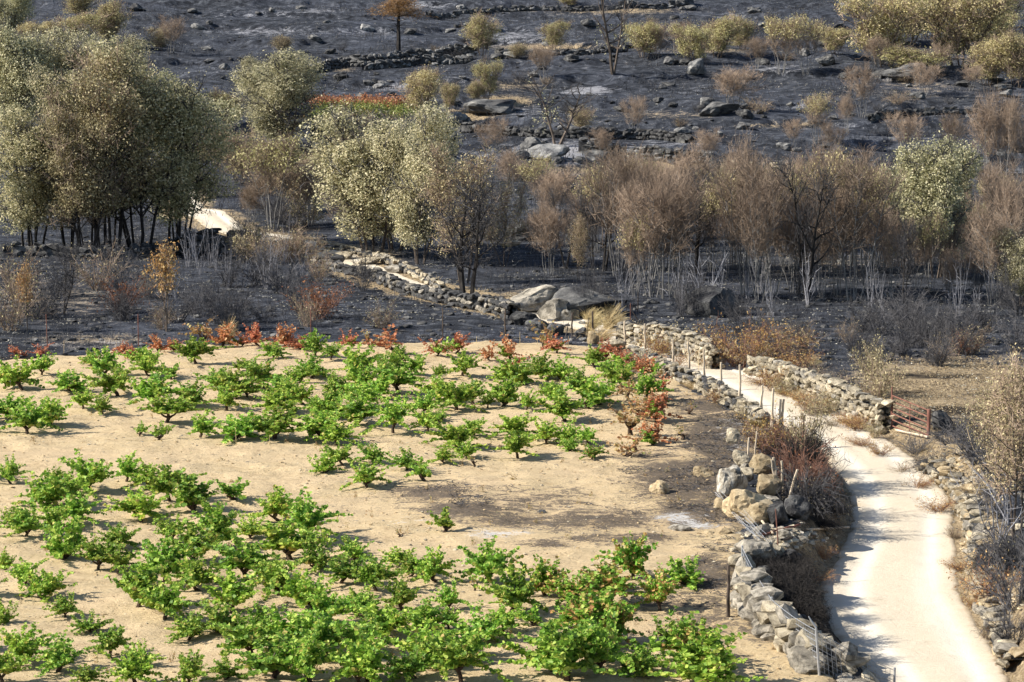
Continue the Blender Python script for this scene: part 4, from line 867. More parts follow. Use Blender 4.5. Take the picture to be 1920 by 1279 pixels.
# the pile of boulders by the road
pile = [(1368, 940, 52, 78, 'stone_white', 'tall whitish boulder standing at the left of the boulder heap', 0, 0), (1372, 884, 24, 26, 'stone', 'small block perched on the tall whitish boulder', 3, 0.95), (1400, 912, 34, 30, 'stone_grey', 'grey stone right of the tall whitish boulder', 1, .25),
        (1432, 918, 52, 34, 'stone_warm', 'upper yellow block of the boulder heap', 4, .55), (1440, 945, 46, 34, 'stone_warm', 'lower orange block of the boulder heap', 3, .35), (1404, 978, 100, 62, 'stone_warm', 'broad tan boulder at the front of the heap', 2, 0), (1395, 930, 44, 24, 'stone', 'flat tan stone on the broad boulder', 5, .5),
        (1455, 985, 44, 50, 'stone_dark', 'dark stone at the right foot of the heap', 5, 0), (1495, 970, 62, 44, 'stone_dark', 'rounded grey boulder under the brushwood', 1, 0), (1430, 1005, 30, 26, 'stone_grey', 'grey stone at the front of the heap', 3, 0), (1470, 1010, 34, 18, 'stone_grey', 'pale broken stone below the heap', 4, 0),
        (1420, 1062, 70, 50, 'stone_grey', 'pale rock on top of the bank beside the steel post', 0, .1), (1395, 1105, 50, 60, 'stone_grey', 'tall pale rock at the upper end of the fence wall', 2, .0), (1450, 1052, 50, 22, 'stone', 'stone on the rim of the dark hollow', 5, .15), (1480, 1062, 40, 26, 'stone_dark', 'dark stone on the rim of the hollow', 1, .1),
        (1405, 1150, 60, 50, 'stone_grey', 'rounded grey boulder at the start of the fence wall', 1, 0), (1455, 1205, 70, 44, 'stone_grey', 'grey boulder in the fence wall by the steel post', 0, 0), (1520, 1262, 90, 50, 'stone_grey', 'long grey boulder at the bottom of the fence wall', 2, 0)]
pile += [(1385, 965, 40, 34, 'stone_warm', 'tan stone at the left foot of the heap', 1, 0), (1425, 985, 50, 36, 'stone_warm', 'tan stone low in the middle of the heap', 4, .1), (1418, 900, 30, 24, 'stone', 'small pale stone behind the yellow blocks', 5, .2), (1445, 965, 40, 34, 'stone_grey', 'grey stone under the lower orange block', 0, .1),
         (1352, 960, 30, 30, 'stone_warm', 'tan stone under the tall whitish boulder', 3, 0), (1388, 900, 36, 26, 'stone', 'pale stone between the whitish boulder and the yellow blocks', 2, .5), (1375, 1040, 30, 14, 'stone', 'flat pale stone near the steel post', 4, 0), (1500, 1020, 26, 16, 'stone_grey', 'pale stone at the tip of the charred branch', 3, 0),
         (1392, 1082, 44, 34, 'stone', 'pale rock leaning on the steel post', 5, .2), (1430, 1090, 50, 36, 'stone_dark', 'dark rock inside the hollow, upper one', 1, -.1), (1462, 1130, 56, 40, 'stone_dark', 'dark rock inside the hollow, middle one', 0, -.1), (1500, 1175, 44, 30, 'stone_dark', 'dark rock inside the hollow, lowest one', 2, -.1)]
for a in pile: boulder(a[0], a[1], a[2], a[3], a[4], a[5], a[6], 'boulders of the roadside heap', a[7])

# loose stones that no one would count
def stuff_rocks(name, label, pts, kinds, srange):
    V = []; Fc = []; sz = []; mi = []; k0 = 0
    base_ = [(np.array([v.co[:] for v in r_.vertices]), [tuple(p.vertices) for p in r_.polygons]) for r_ in rocks0[:6]]
    for (x, y, z) in pts:
        vv, ff = R.choice(base_); s = R.uniform(*srange); an = R.random() * 6.28; c_, s_ = math.cos(an), math.sin(an)
        q = vv * np.array([s * R.uniform(.8, 1.5), s, s * .7]); q = np.stack([q[:, 0] * c_ - q[:, 1] * s_ + x, q[:, 0] * s_ + q[:, 1] * c_ + y, q[:, 2] + z + s * .2], 1)
        V.append(q); m_ = R.randrange(len(kinds))
        for f in ff: Fc += [i + k0 for i in f]; sz.append(len(f)); mi.append(m_)
        k0 += len(vv)
    o = obj(name, mk_mesh(name, np.concatenate(V), Fc, sz, [M[k] for k in kinds], mi)); tag(o, label, 'stones', None, 'stuff')
def ring_pts(n, f):
    out = []
    while len(out) < n:
        q = f()
        if q: out.append(q)
    return out
def near_road():
    i = R.randrange(8, len(rcs) - 12); x, y = rcs[i][:2]; a = R.random() * 6.28; q = R.uniform(1.45, 3.2); x += math.cos(a) * q + R.gauss(0, .3); y += math.sin(a) * q + R.gauss(0, .5)
    d_, _ = road_dist(np.array([x]), np.array([y]))
    if d_[0] < HALF + .02 or (d_[0] < HALF + .25 and R.random() < .5): return None
    return (x, y, hz(x, y))
stuff_rocks('road_edge_gravel', 'loose stones and gravel along both edges of the pale road', ring_pts(1500, near_road), ['stone', 'stone_grey', 'stone_warm'], (.02, .075))
def rubble_r():
    px = R.gauss(1790, 40) ; py = R.uniform(860, 1260); px += (py - 900) * .18
    p = P(px, py); d_, _ = road_dist(np.array([p.x]), np.array([p.y]))
    if d_[0] < HALF + .3: return None
    return tuple(p)
stuff_rocks('bank_rubble', 'rubble spilling down the bank right of the road', ring_pts(420, rubble_r), ['stone', 'stone_grey', 'stone_warm'], (.05, .16))
stuff_rocks('heap_rubble', 'small broken stones around the foot of the boulder heap', ring_pts(200, lambda: tuple(P(R.gauss(1470, 36), R.gauss(1008, 9)))), ['stone_grey', 'stone'], (.04, .13))
def burntpt():
    p = P(R.uniform(-40, 1960), R.uniform(440, 680) if R.random() < .6 else R.uniform(0, 440))
    if inside(np.array([p.x]), np.array([p.y]), poly)[0]: return None
    return tuple(p)
bp_ = ring_pts(2600, burntpt)
stuff_rocks('scattered_stones', 'small stones strewn over the burnt ground', bp_, ['stone_dark', 'stone_dark', 'stone_hill'], (.05, .22))

# ------------------------------------------------------------------ ground litter
def ground_field(n, xr, yr, dens=None):
    X = rng.uniform(*xr, n); Y = rng.uniform(*yr, n); ok = np.abs(X) < .25 * Y + 3
    return X[ok], Y[ok]
X, Y = ground_field(100000, (-42, 42), (62, 200)); rdq, _ = road_dist(X, Y); ok = ~inside(X, Y, poly) & (rdq > HALF)
ok &= (fbm(X / 3, Y / 3, 3, 60) > -.12); X, Y = X[ok], Y[ok]
C = np.stack([X, Y, h(X, Y) + .05], 1)
tag(obj('ash_flecks', leaves('ash_flecks', C, .11, M['ashfleck'], 3.0, asp=.5, seed=3)), 'pale ash flecks and unburnt leaf scraps strewn over the black ground', 'ash', None, 'stuff')
X, Y = ground_field(52000, (-110, 110), (170, 390)); ok = (fbm(X / 7, Y / 9, 3, 66) > .02); X, Y = X[ok], Y[ok]; C = np.stack([X, Y, h(X, Y) + .08], 1)
tag(obj('hillside_flecks', leaves('hillside_flecks', C, .17, M['ashfleck'], 3.0, asp=.5, seed=13)), 'pale ash and stone flecks over the burnt hillside', 'ash', None, 'stuff')
X, Y = ground_field(60000, (-110, 110), (160, 390)); ok = (fbm(X / 9, Y / 6, 3, 67) > .0); X, Y = X[ok][:20000], Y[ok][:20000]; Z = h(X, Y)
segs = [((x, y, z - .02), (x + R.gauss(0, .16), y + R.gauss(0, .16), z + R.uniform(.15, .6)), .03, .012) for x, y, z in zip(X, Y, Z)]
tag(obj('hillside_stubble', tubes('hillside_stubble', segs, M['twig_dark'], 3)), 'charred heath stubble covering the hillside', 'stubble', None, 'stuff')
# dry litter on the vineyard soil
X, Y = ground_field(60000, (-26, 14), (46, 106)); ok = inside(X, Y, poly) & (fbm(X / 1.6, Y / 1.6, 3, 61) > .0); rdq, _ = road_dist(X, Y); ok &= rdq > HALF + .5; X, Y = X[ok], Y[ok]
C = np.stack([X, Y, soil_z(X, Y) + .025], 1)
tag(obj('dry_litter', leaves('dry_litter', C, .055, M['litter'], 1.6, asp=.35, seed=4)), 'dry grass and leaf litter on the sandy vineyard soil', 'litter', None, 'stuff')
X, Y = ground_field(90000, (-10, 14), (50, 100)); PX_, PY_ = pix(X, Y, h(X, Y)); bb = blobs(PX_, PY_, [(860, 945, 150, 30, .7), (1130, 975, 160, 26, .6), (1290, 900, 120, 50, .8), (1360, 830, 80, 80, .9), (1320, 960, 100, 50, .7), (1330, 1080, 70, 60, .6), (1240, 1120, 120, 60, .35), (1320, 760, 80, 26, .5)])
ok = inside(X, Y, poly) & (bb * 1.3 + fbm(X / 1.2, Y / 1.2, 3, 70) * .9 > .72); X, Y = X[ok][:9000], Y[ok][:9000]; Z = soil_z(X, Y) + .02
segs = [((x, y, z), (x + R.gauss(0, .09), y + R.gauss(0, .09), z + R.uniform(0, .06)), .009, .005) for x, y, z in zip(X, Y, Z)]
tag(obj('charred_debris', tubes('charred_debris', segs, M['twig_dark'], 3)), 'charred twigs and burnt grass on the scorched patches of the vineyard soil', 'debris', None, 'stuff')
def clodpt():
    p = Vector((R.uniform(-22, 12), R.uniform(48, 100), 0))
    if abs(p.x) > .23 * p.y + 1: return None
    if not inside(np.array([p.x]), np.array([p.y]), poly)[0]: return None
    return (p.x, p.y, float(soil_z(np.array([p.x]), np.array([p.y]))[0]))
M['clod'] = stone_mat('soil_clod', (.62, .48, .30), (.48, .36, .21), (.28, .19, .11), .3, .6)
stuff_rocks('soil_clods', 'small clods and pebbles lying on the vineyard soil', ring_pts(2200, clodpt), ['clod', 'clod', 'stone'], (.018, .06))
X, Y = ground_field(70000, (8, 26), (78, 112)); PX_, PY_ = pix(X, Y, h(X, Y)); rdq, _ = road_dist(X, Y); ok = (blobs(PX_, PY_, [(1800, 735, 190, 70, 1)]) + .9 * fbm(X / .8, Y / 1.5, 3, 72) > .55) & (rdq > HALF + .6); X, Y = X[ok], Y[ok]
tag(obj('field_litter', leaves('field_litter', np.stack([X, Y, h(X, Y) + .04], 1), .085, M['field_litter'], 1.2, asp=.35, seed=14)), 'tan and charred grass litter on the half burnt field behind the gate', 'litter', None, 'stuff')
# straw on verges
X, Y = ground_field(90000, (-30, 30), (50, 150)); rdq, _ = road_dist(X, Y); q = rng.random(len(X)); ok = (rdq > HALF + .05) & (rdq < 3.0) & (q < np.clip(1.2 - (rdq - HALF) * .5, 0, 1)) & (fbm(X / 1.2, Y / 1.2, 2, 62) > -.1) & (Y < 135)
X, Y = X[ok], Y[ok]; PX_, PY_ = pix(X, Y, h(X, Y)); ok = blobs(PX_, PY_, [(1475, 1120, 60, 90, 1), (1520, 1200, 50, 60, 1), (1530, 940, 50, 70, 1)]) < .3; X, Y = X[ok], Y[ok]; Z = h(X, Y)
segs = [((x, y, z), (x + R.gauss(0, .09), y + R.gauss(0, .09), z + R.uniform(.05, .24)), .006, .003) for x, y, z in zip(X[:14000], Y[:14000], Z[:14000])]
tag(obj('verge_grass', tubes('verge_grass', segs, M['straw'], 3)), 'dry straw grass growing on the verges of the road', 'grass', None, 'stuff')
# burnt stubble
X, Y = ground_field(60000, (-40, 40), (84, 180)); rdq, _ = road_dist(X, Y); ok = ~inside(X, Y, poly) & (rdq > HALF + 1) & (fbm(X / 4, Y / 4, 3, 63) > -.05); X, Y = X[ok], Y[ok]; PX_, PY_ = pix(X, Y, h(X, Y)); ok = blobs(PX_, PY_, [(1790, 730, 190, 60, .95)]) < .35; X, Y = X[ok][:18000], Y[ok][:18000]; Z = h(X, Y)
segs = [((x, y, z - .02), (x + R.gauss(0, .10), y + R.gauss(0, .10), z + R.uniform(.12, .55)), .009, .005) for x, y, z in zip(X, Y, Z)]
tag(obj('burnt_stubble', tubes('burnt_stubble', segs, M['twig_dark'], 3)), 'burnt grass stalks and thin stubble on the black ground', 'stubble', None, 'stuff')
# weeds in the vineyard
def weeds():
    C = []; segs = []
    pts = [P(R.uniform(0, 1280), R.uniform(680, 1270)) for _ in range(150)] + [P(964 + R.gauss(0, 3), 905) for _ in range(3)]
    for p in pts:
        if not inside(np.array([p.x]), np.array([p.y]), poly)[0]: continue
        for k in range(R.randrange(2, 7)):
            hh = R.uniform(.08, .32); q = (p.x + R.gauss(0, .05), p.y + R.gauss(0, .05), p.z + hh)
            segs.append(((p.x + R.gauss(0, .03), p.y, p.z), q, .005, .003))
            for j in range(5): C.append((q[0] + R.gauss(0, .025), q[1] + R.gauss(0, .025), p.z + hh * R.uniform(.3, 1)))
    return C, segs
Cw, sw = weeds()
wroot = empty('weeds', (0, 0, 0)); tag(wroot, 'sparse small green weeds sprouting in the sandy soil between the vines', 'weeds', None, 'stuff')
tag(obj('weed_leaves', leaves('weed_leaves', np.array(Cw), .055, M['vine_dry'], .3, seed=5), wroot), kind='stuff'); tag(obj('weed_stalks', tubes('weed_stalks', sw, M['straw'], 3), wroot), kind='stuff')

# ------------------------------------------------------------------ vines
def vine_proto(seed, leafm, nsh=17, Lr=(.45, 1.0), lsz=.098, spread=.75, trunk_h=.2, sprawl=0, dens=4, extra=None):
    r = random.Random(seed); tr = []; segs = []; C = []
    top, d_ = curve(r, (0, 0, -.06), (r.gauss(0, .35), r.gauss(0, .35), 1), trunk_h + .06, 4, .055, .042, .22, Vector((0, 0, .05)), tr)
    heads = []
    for k in range(4):
        a = k * 1.57 + r.random(); q, _ = curve(r, top, (math.cos(a), math.sin(a), .7), r.uniform(.10, .26), 3, .04, .022, .25, Vector((0, 0, .1)), tr); heads.append(q)
    for s in range(nsh):
        hd = r.choice(heads); a = r.random() * 6.283; sp = spread * r.uniform(.15, 1.2); L = r.uniform(*Lr)
        dr = Vector((math.cos(a) * sp, math.sin(a) * sp, r.uniform(-.05, 1.1))); bend = Vector((0, 0, -.02 - sp * .03)); nn = max(5, int(L / .075))
        if s < sprawl: L *= 1.5; dr = Vector((math.cos(a), math.sin(a), .25)); bend = Vector((0, 0, -.035)); nn = int(L / .075)
        nd = []; curve(r, hd, dr, L, nn, .007, .003, .11, bend, segs, nd)
        for (p, dd, t) in nd:
            if p.z < .05: p.z = .05 + r.random() * .04
            for k in range(dens + (1 if r.random() < .5 else 0)):
                o_ = rv(r, 1); o_.z = abs(o_.z) * .3; o_ = o_.normalized() * r.uniform(.03, .11) * (1.15 - .5 * t); C.append((*(p + o_), t))
    C = np.array(C); sz = lsz * (1.12 - .5 * C[:, 3])
    ps = [('trunk', tubes('trunk', tr, M['bark_vine'], 6)), ('shoots', tubes('shoots', segs, M['twig_brown'], 3)), ('foliage', leaves('foliage', C[:, :3], sz, M[leafm], .9, None, five=True, seed=seed))]
    w_ = np.percentile(np.abs(C[:, 0] - C[:, 0].mean()), 92) * 2; return max(w_, .4), float(np.percentile(C[:, 2], 97)), ps
VP = {'g': [vine_proto(900 + i, 'vine', 27 + i % 6, (.35, .78 + .04 * (i % 5)), sprawl=(i % 3), spread=.65 + .08 * (i % 4), trunk_h=.15 + .05 * (i % 3)) for i in range(14)],
      'e': [vine_proto(940 + i, 'vine_edge', 32, (.4, .9), sprawl=i % 3) for i in range(5)],
      's': [vine_proto(960 + i, 'vine', 9, (.2, .55), trunk_h=.14, lsz=.10, sprawl=0) for i in range(4)],
      'r': [vine_proto(980 + i, 'vine_red', 20, (.35, .85), lsz=.10, dens=2, sprawl=3) for i in range(5)],
      'm': [vine_proto(1000 + i, 'vine_red', 12, (.3, .8), lsz=.10, dens=1) for i in range(3)],
      'd': [vine_proto(1020 + i, 'vine_dry', 13, (.35, .8), lsz=.09, dens=1) for i in range(4)],
      't': [vine_proto(1040 + i, 'vine_dry', 3, (.15, .35), lsz=.07, dens=1) for i in range(2)]}
A, B_, C7, C8 = [], [], [], []
v4 = """105 790 80 r;210 785 100 r;225 890 130 g;500 835 90 e;650 775 90 r;710 800 90 r;780 860 130 g;820 900 120 g;880 765 100 r;945 760 80 r;935 915 110 s;1075 835 160 g;1100 730 120 d;1200 735 120 r;1310 730 100 r;1420 730 110 r;1540 735 110 r;1650 750 130 r;1590 740 90 r;
1200 975 150 g;1310 870 80 g;1500 800 110 g;1720 785 90 g;30 965 100 g;120 975 170 g;380 980 190 g;560 905 130 g;650 1000 190 g;1290 1025 160 g;1050 1070 150 g;1440 965 180 g;1500 1105 190 g;1690 905 160 g;1660 1055 130 g;1820 995 120 g;1720 1105 80 s;1830 1130 170 g;850 1070 220 g;900 1160 240 g;
1090 1230 160 g;450 1085 110 g;565 1105 110 g;280 1160 150 g;50 1135 200 g;150 1210 180 g;1230 1085 150 g;1250 1250 220 g;860 1250 110 s;760 1220 70 s;1490 1240 240 g;1760 1240 200 g;1600 1110 60 s;1590 935 110 g;1380 900 90 g;1560 1010 130 g;1350 1010 90 g;880 880 60 s"""
v5 = """160 700 80 r;250 690 90 d;395 740 110 m;600 750 120 r;690 730 100 r;880 770 110 r;980 760 110 r;1150 700 90 d;1215 735 90 r;1450 760 150 r;1540 800 110 r;1680 850 140 r;1640 810 110 r;60 765 90 g;170 850 160 g;350 870 150 g;410 790 110 g;510 845 100 g;735 850 110 g;620 865 70 g;950 885 140 g;1060 890 150 g;1140 860 130 g;1250 865 150 g;1410 800 120 g;
1500 870 180 g;1560 910 130 g;1320 945 110 g;1450 995 180 g;1380 1015 80 s;1680 965 140 g;1755 990 90 r;60 935 110 g;220 1010 180 g;400 940 180 g;30 1065 130 g;180 1095 200 g;520 1045 130 g;610 980 130 g;620 1080 90 g;700 1020 160 g;790 985 130 g;930 1000 130 g;1060 1030 120 g;1210 1005 130 g;1270 1075 140 g;380 1140 150 g;550 1145 150 g;
90 1195 170 g;790 1160 110 g;700 1210 190 g;1000 1160 170 g;1165 1195 110 g;1290 1195 150 g;1380 1205 110 g;1735 1085 130 r;1600 1155 150 d;1720 1205 140 r;1650 1070 110 d;1580 980 80 d;250 905 130 g;1180 960 90 g;860 1010 80 g;300 960 120 g;1860 1180 80 t;1900 1040 60 t;1760 920 80 m;1000 830 100 m"""
v7 = """60 195 120 g;280 195 90 g;460 240 190 g;650 190 150 g;750 230 150 g;880 285 180 g;1020 345 190 g;1220 275 150 s;220 310 200 g;350 300 170 g;60 410 120 g;380 410 180 g;140 460 180 g;720 390 210 g;1110 400 100 s;1290 490 130 g;1440 390 180 g;1540 500 220 g;1500 600 230 g;1820 600 130 g;320 590 210 g;620 530 150 g;890 490 150 g;
500 650 190 g;20 640 110 g;130 730 130 g;200 780 160 g;340 880 130 g;850 710 250 g;1030 750 190 g;1090 530 170 g;1270 700 260 g;700 830 180 g;470 970 150 g;850 900 200 g;30 910 120 g;90 1130 200 g;290 1170 210 g;560 1090 170 g;730 1150 130 g;1100 960 230 g;1200 860 190 g;1620 840 200 g;1750 710 190 g;1540 1050 260 g;
1300 1110 240 g;960 1000 190 g;1400 1210 240 g;1150 1214 150 g;1700 1110 250 g;1860 1060 150 g;1880 860 150 g;1650 135 120 g;1765 100 110 g;700 1240 220 g;450 1240 150 g;1600 1240 220 g;1850 1240 200 g;1640 640 170 g;1420 760 190 g;1000 620 170 g;280 430 120 g;1380 980 180 g;20 1240 150 g;980 1250 170 g;600 660 130 g;1700 930 170 g"""
v8 = """110 220 150 g;150 95 150 g;320 145 160 g;430 195 120 s;540 100 100 g;670 70 120 g;940 65 150 g;1200 28 90 g;1340 65 110 e;1530 65 120 d;530 485 130 s;30 610 130 g;490 755 170 g;770 755 210 g;280 660 150 g;170 800 190 g;340 710 150 g;1080 820 240 e;1210 880 220 e;900 930 210 g;1450 890 260 e;1560 740 190 e;1710 905 190 e;1850 750 220 g;
210 1060 240 g;450 1020 210 g;720 1070 240 g;850 1030 150 g;1330 1110 300 e;1480 1080 210 e;500 1190 280 g;660 1160 230 g;1210 1290 330 g;1790 1190 280 g;1730 1030 70 t;120 1290 280 g;380 1290 260 g;1000 1000 120 s;60 940 180 g;560 900 140 g;1390 1250 250 g;1560 1250 150 s;1900 1290 280 g;1650 1270 170 g;700 800 60 t;280 500 50 t;700 110 50 t;1420 800 180 e;620 1300 220 g"""
v8 += ';1950 1330 300 g;1900 1230 200 e;1150 1240 260 g;1330 1200 230 g;1250 1000 170 g;560 1010 130 g;300 900 150 g'
vines = []
for s_, sc_, ox, oy in ((v4, 2.906, 0, 400), (v5, 2.743, 600, 400), (v7, 2.743, 0, 840), (v8, 2.914, 650, 840)):
    for t in s_.replace('\n', '').split(';'):
        if not t.strip(): continue
        a, b, c_, k = t.split(); vines.append((ox + float(a) / sc_, oy + float(b) / sc_, float(c_) / sc_, k))
# a few that stand just outside the frame at left and below, for other viewpoints
for x, y in [(-45, 720), (-50, 800), (-60, 900), (-55, 1010), (-60, 1120), (-50, 1230)]: vines.append((x, y, 60, 'g'))
BANDS = [(600, 655, 'the row against the burnt field'), (655, 685, 'the second band from the burnt field'), (685, 715, 'the third band from the burnt field'), (715, 750, 'the fourth band from the burnt field'), (750, 790, 'the fifth band from the burnt field'), (790, 845, 'the band above the bare strip'), (845, 900, 'the band around the bare strip'),
         (900, 960, 'the first band below the bare strip'), (960, 1020, 'the second band below the bare strip'), (1020, 1080, 'the third band below the bare strip'), (1080, 1140, 'the fourth band below the bare strip'), (1140, 1200, 'the fifth band below the bare strip'), (1200, 1250, 'the band above the bottom edge'), (1250, 1400, 'the bottom edge band')]
LOOK = {'g': 'green leafy', 'e': 'green and browning', 's': 'small bright green', 'r': 'red-brown leaved', 'm': 'red leaved', 'd': 'dried tan', 't': 'tiny withered'}
for (y0, y1, bn) in BANDS:
    row = sorted([v for v in vines if y0 <= v[1] < y1])
    for i, (x, y, wv, k) in enumerate(row):
        big_ = 'wide ' if wv > 75 else 'narrow ' if wv < 36 else ''
        W_, H_, ps = R.choice(VP[k]); p = P(x, y + 1); s = ppm(p); sc = wv / s / W_ * (1.25 if k in 'rm' else 1.5 if k == 'd' else R.uniform(.98, 1.14)); sc = min(max(sc, .45), 1.75)
        o = empty('grapevine', (p.x, p.y, float(soil_z(np.array([p.x]), np.array([p.y]))[0]) - .02), R.random() * 6.283, (sc, sc, min(sc, 1.2) * R.uniform(.75, 1.12)))
        tag(o, f'{big_}{LOOK[k]} vine, {ORD[i]} from left in {bn}', 'vine', 'vines in ' + bn)
        for nm, me in ps: obj(nm, me, o)
        if k in 'r' and R.random() < .45:       # some rusty vines keep a green half
            W2, H2, p2 = R.choice(VP['s']); f = obj('green_foliage', p2[2][1], o, (R.uniform(-.2, .2), R.uniform(-.25, .1), .0)); f['label'] = 'part of the foliage still green'
# far red and green vine strip on the slope
def far_strip():
    g = np.random.default_rng(8); out = []
    for k in range(2):
        pp = []
        for i in range(150):
            px = g.uniform(590, 775) if g.random() < .8 else g.uniform(570, 800); py = (g.uniform(196, 206) if k == 0 else g.uniform(208, 224)); p = P(px, py); pp.append((p.x, p.y, p.z))
        pp = np.array(pp); C = pp[g.integers(0, len(pp), 5200)] + g.normal(size=(5200, 3)) * np.array([.45, .4, .28]) + np.array([0, 0, .5]); out.append(C)
    return out
M['far_red'] = leaf_mat('far_rust_leaf', [(0, (.22, .08, .04)), (.5, (.44, .19, .09)), (1, (.55, .33, .17))], .2)
M['far_green'] = leaf_mat('far_green_leaf', [(0, (.08, .12, .03)), (.5, (.20, .25, .06)), (.85, (.34, .37, .11)), (1, (.42, .28, .10))], .2)
Cr, Cg = far_strip(); fs = empty('far_vine_strip', (0, 0, 0)); tag(fs, 'distant strip of red and bright green vines on the slope', 'vines', None, 'stuff')
tag(obj('red_foliage', leaves('red_foliage', Cr, .2, M['far_red'], .9, seed=9), fs), kind='stuff'); tag(obj('green_foliage', leaves('green_foliage', Cg, .2, M['far_green'], .9, seed=10), fs), kind='stuff')

# ------------------------------------------------------------------ stakes and posts
def stake(name, xb, yb, xt, yt, rad, mtl, label, cat='stake', group=None, dz=0, lean_y=0, sides=7, knob=None):
    p = P(xb, yb); s = ppm(p); dx = (xt - xb) / s; dh = (yb - yt) / s; r = random.Random(xb * 7 + yb); segs = []; n_ = 6; pr = Vector((0, 0, -.12)); wob = rad * .22
    for i in range(1, n_ + 1):
        t = i / n_; q = Vector((dx * t + r.gauss(0, wob), lean_y * t + r.gauss(0, wob), dh * t)); segs.append((tuple(pr), tuple(q), rad * (1.06 - .3 * (t - 1 / n_)), rad * (1.06 - .3 * t))); pr = q
    o = obj(name, tubes(name, segs, M[mtl], sides), None, (p.x, p.y, p.z + dz)); return tag(o, label, cat, group)
st = [(1171, 655, 1171, 607), (1210, 668, 1208, 612), (1262, 694, 1261, 641), (1293, 710, 1290, 645), (1321, 726, 1318, 659), (1351, 745, 1352, 684), (1388, 768, 1386, 688), (1427, 785, 1428, 728), (1447, 812, 1449, 732), (1462, 812, 1463, 753), (1465, 812, 1467, 753), (1450, 835, 1447, 784), (1420, 828, 1421, 806)]
for i, q in enumerate(st): stake('wooden_stake', q[0], q[1], q[2], q[3] - 6, .05, 'wood', f'weathered wooden stake along the low curved wall, {ORD[i]} from the left', group='stakes along the low curved wall')
st = [(1401, 892, 1403, 818, .035, 'pale stake behind the tall whitish boulder, left one of two'), (1414, 880, 1418, 806, .03, 'pale stake behind the boulder heap, right one of two'), (1458, 925, 1445, 860, .035, 'leaning thick pale stake in the heap, leftmost of the cluster'), (1460, 925, 1450, 856, .05, 'thickest split stake in the heap cluster'),
      (1470, 937, 1464, 862, .045, 'upright pale stake in the heap cluster'), (1474, 952, 1494, 878, .045, 'right-leaning bare stake in the heap cluster')]
for q in st: stake('wooden_stake', *q[:4], q[4], 'wood', q[5], group='stakes in the boulder heap')
for i, (x, y) in enumerate([(1560, 800), (1620, 838), (1650, 855), (1690, 885), (1720, 915), (1760, 960), (1790, 1010), (1800, 1070), (1825, 1140), (1850, 1200), (1890, 1250), (1480, 745), (1520, 780), (1545, 1050), (1530, 1090)]): bush('tan' if i % 3 else 'brown', x, y, R.uniform(14, 30), R.uniform(30, 54), f'low dry weeds along the road edge, {ORD[i]} one beyond the far bend' if i < 11 else ['dry weeds at the far bend of the road', 'dry weeds below the middle of the right road wall', 'dry weeds on the sandy verge below the heap', 'dry weeds beside the dark hollow'][i - 11], 'low weeds along the road edge')
stake('metal_stake', 1459, 1022, 1453, 952, .018, 'rust_metal', 'thin rusty stake in front of the boulder heap')
st = [(947, 648, 947, 576, .035, 'charred post beside the back row of vines, right of the middle'), (830, 640, 830, 576, .03, 'charred post behind the red vines left of the tallest charred one'), (1072, 634, 1073, 585, .04, 'charred post before the white rock'), (1111, 628, 1111, 583, .05, 'charred post in the straw grass'), (1100, 632, 1104, 596, .02, 'thin charred stick in the straw grass'),
      (1060, 632, 1066, 605, .02, 'thin charred stick leaning left of the charred post'), (1196, 585, 1196, 548, .03, 'charred post on the burnt field behind the straw grass'), (1197, 602, 1183, 580, .025, 'fallen charred strut behind the red rod'), (1365, 1165, 1365, 1056, .045, 'old dark wooden post at the edge of the vineyard near the bottom')]
for q in st: stake('burnt_post', *q[:4], q[4], 'wood_dark', q[5], 'post', 'charred posts')
st = [(89, 655, 88, 588, 'left'), (260, 650, 260, 588, 'second from left'), (583, 634, 583, 580, 'third from left'), (1182, 600, 1182, 568, 'rightmost beside straw grass')]
for q in st: stake('metal_rod', *q[:4], .022, 'rust_metal', f'rusty red iron rod at the burnt field edge, {q[4]}', 'rod', 'rusty iron rods')
thin = [(120, 665, 640), (218, 652, 636), (612, 648, 628), (893, 650, 630), (975, 652, 622), (1008, 650, 632), (1065, 655, 630), (1103, 668, 638), (1275, 790, 762), (1310, 700, 660), (1198, 1080, 1040), (998, 1230, 1195), (1225, 1240, 1200), (1185, 1270, 1225), (655, 1140, 1100), (177, 1015, 960), (183, 1250, 1200), (1160, 1060, 1030), (443, 840, 800), (505, 842, 815)]
for i, (x, yb, yt) in enumerate(sorted(thin)): stake('vine_cane', x, yb, x + R.uniform(-1, 1), yt, .008, 'straw', f'thin dry cane stuck in the vineyard soil, {ORD[i]} from the left', 'cane', 'canes in the vineyard', sides=4)

# wire fence on the bottom wall
fp = [(1391, 1092, 1391, 1020, 0), (1444, 1195, 1446, 1116, 1), (1538, 1272, 1528, 1172, 2), (1676, 1330, 1676, 1248, 3)]
f0 = P(1391, 1092); fr = empty('wire_fence', f0); tag(fr, 'galvanised wire mesh fence with steel posts on the boulder wall at the bottom', 'fence')
tops = []; bots = []
for (xb, yb, xt, yt, k) in fp:
    p = P(xb, yb); s = ppm(p); hh = (yb - yt) / s; q = Vector((p.x + (xt - xb) / s, p.y, p.z + hh)); sg = [(tuple(p - f0 - Vector((0, 0, .2))), tuple(q - f0), .028, .026)]
    if k == 2: sg.append((tuple(q - f0), tuple(q - f0 + Vector((-.10, 0, .14))), .026, .02)); sg.append((tuple(q - f0 + Vector((-.10, 0, .14))), tuple(q - f0 + Vector((-.16, 0, .24))), .02, .012))
    obj('post', tubes('post', sg, M['steel'], 7), fr); tops.append(q - Vector((0, 0, .06))); bots.append(p + Vector((0, 0, max(hh - .95, .05))))
ws = []
def L3(a, b, t): return a + (b - a) * t
lines = []
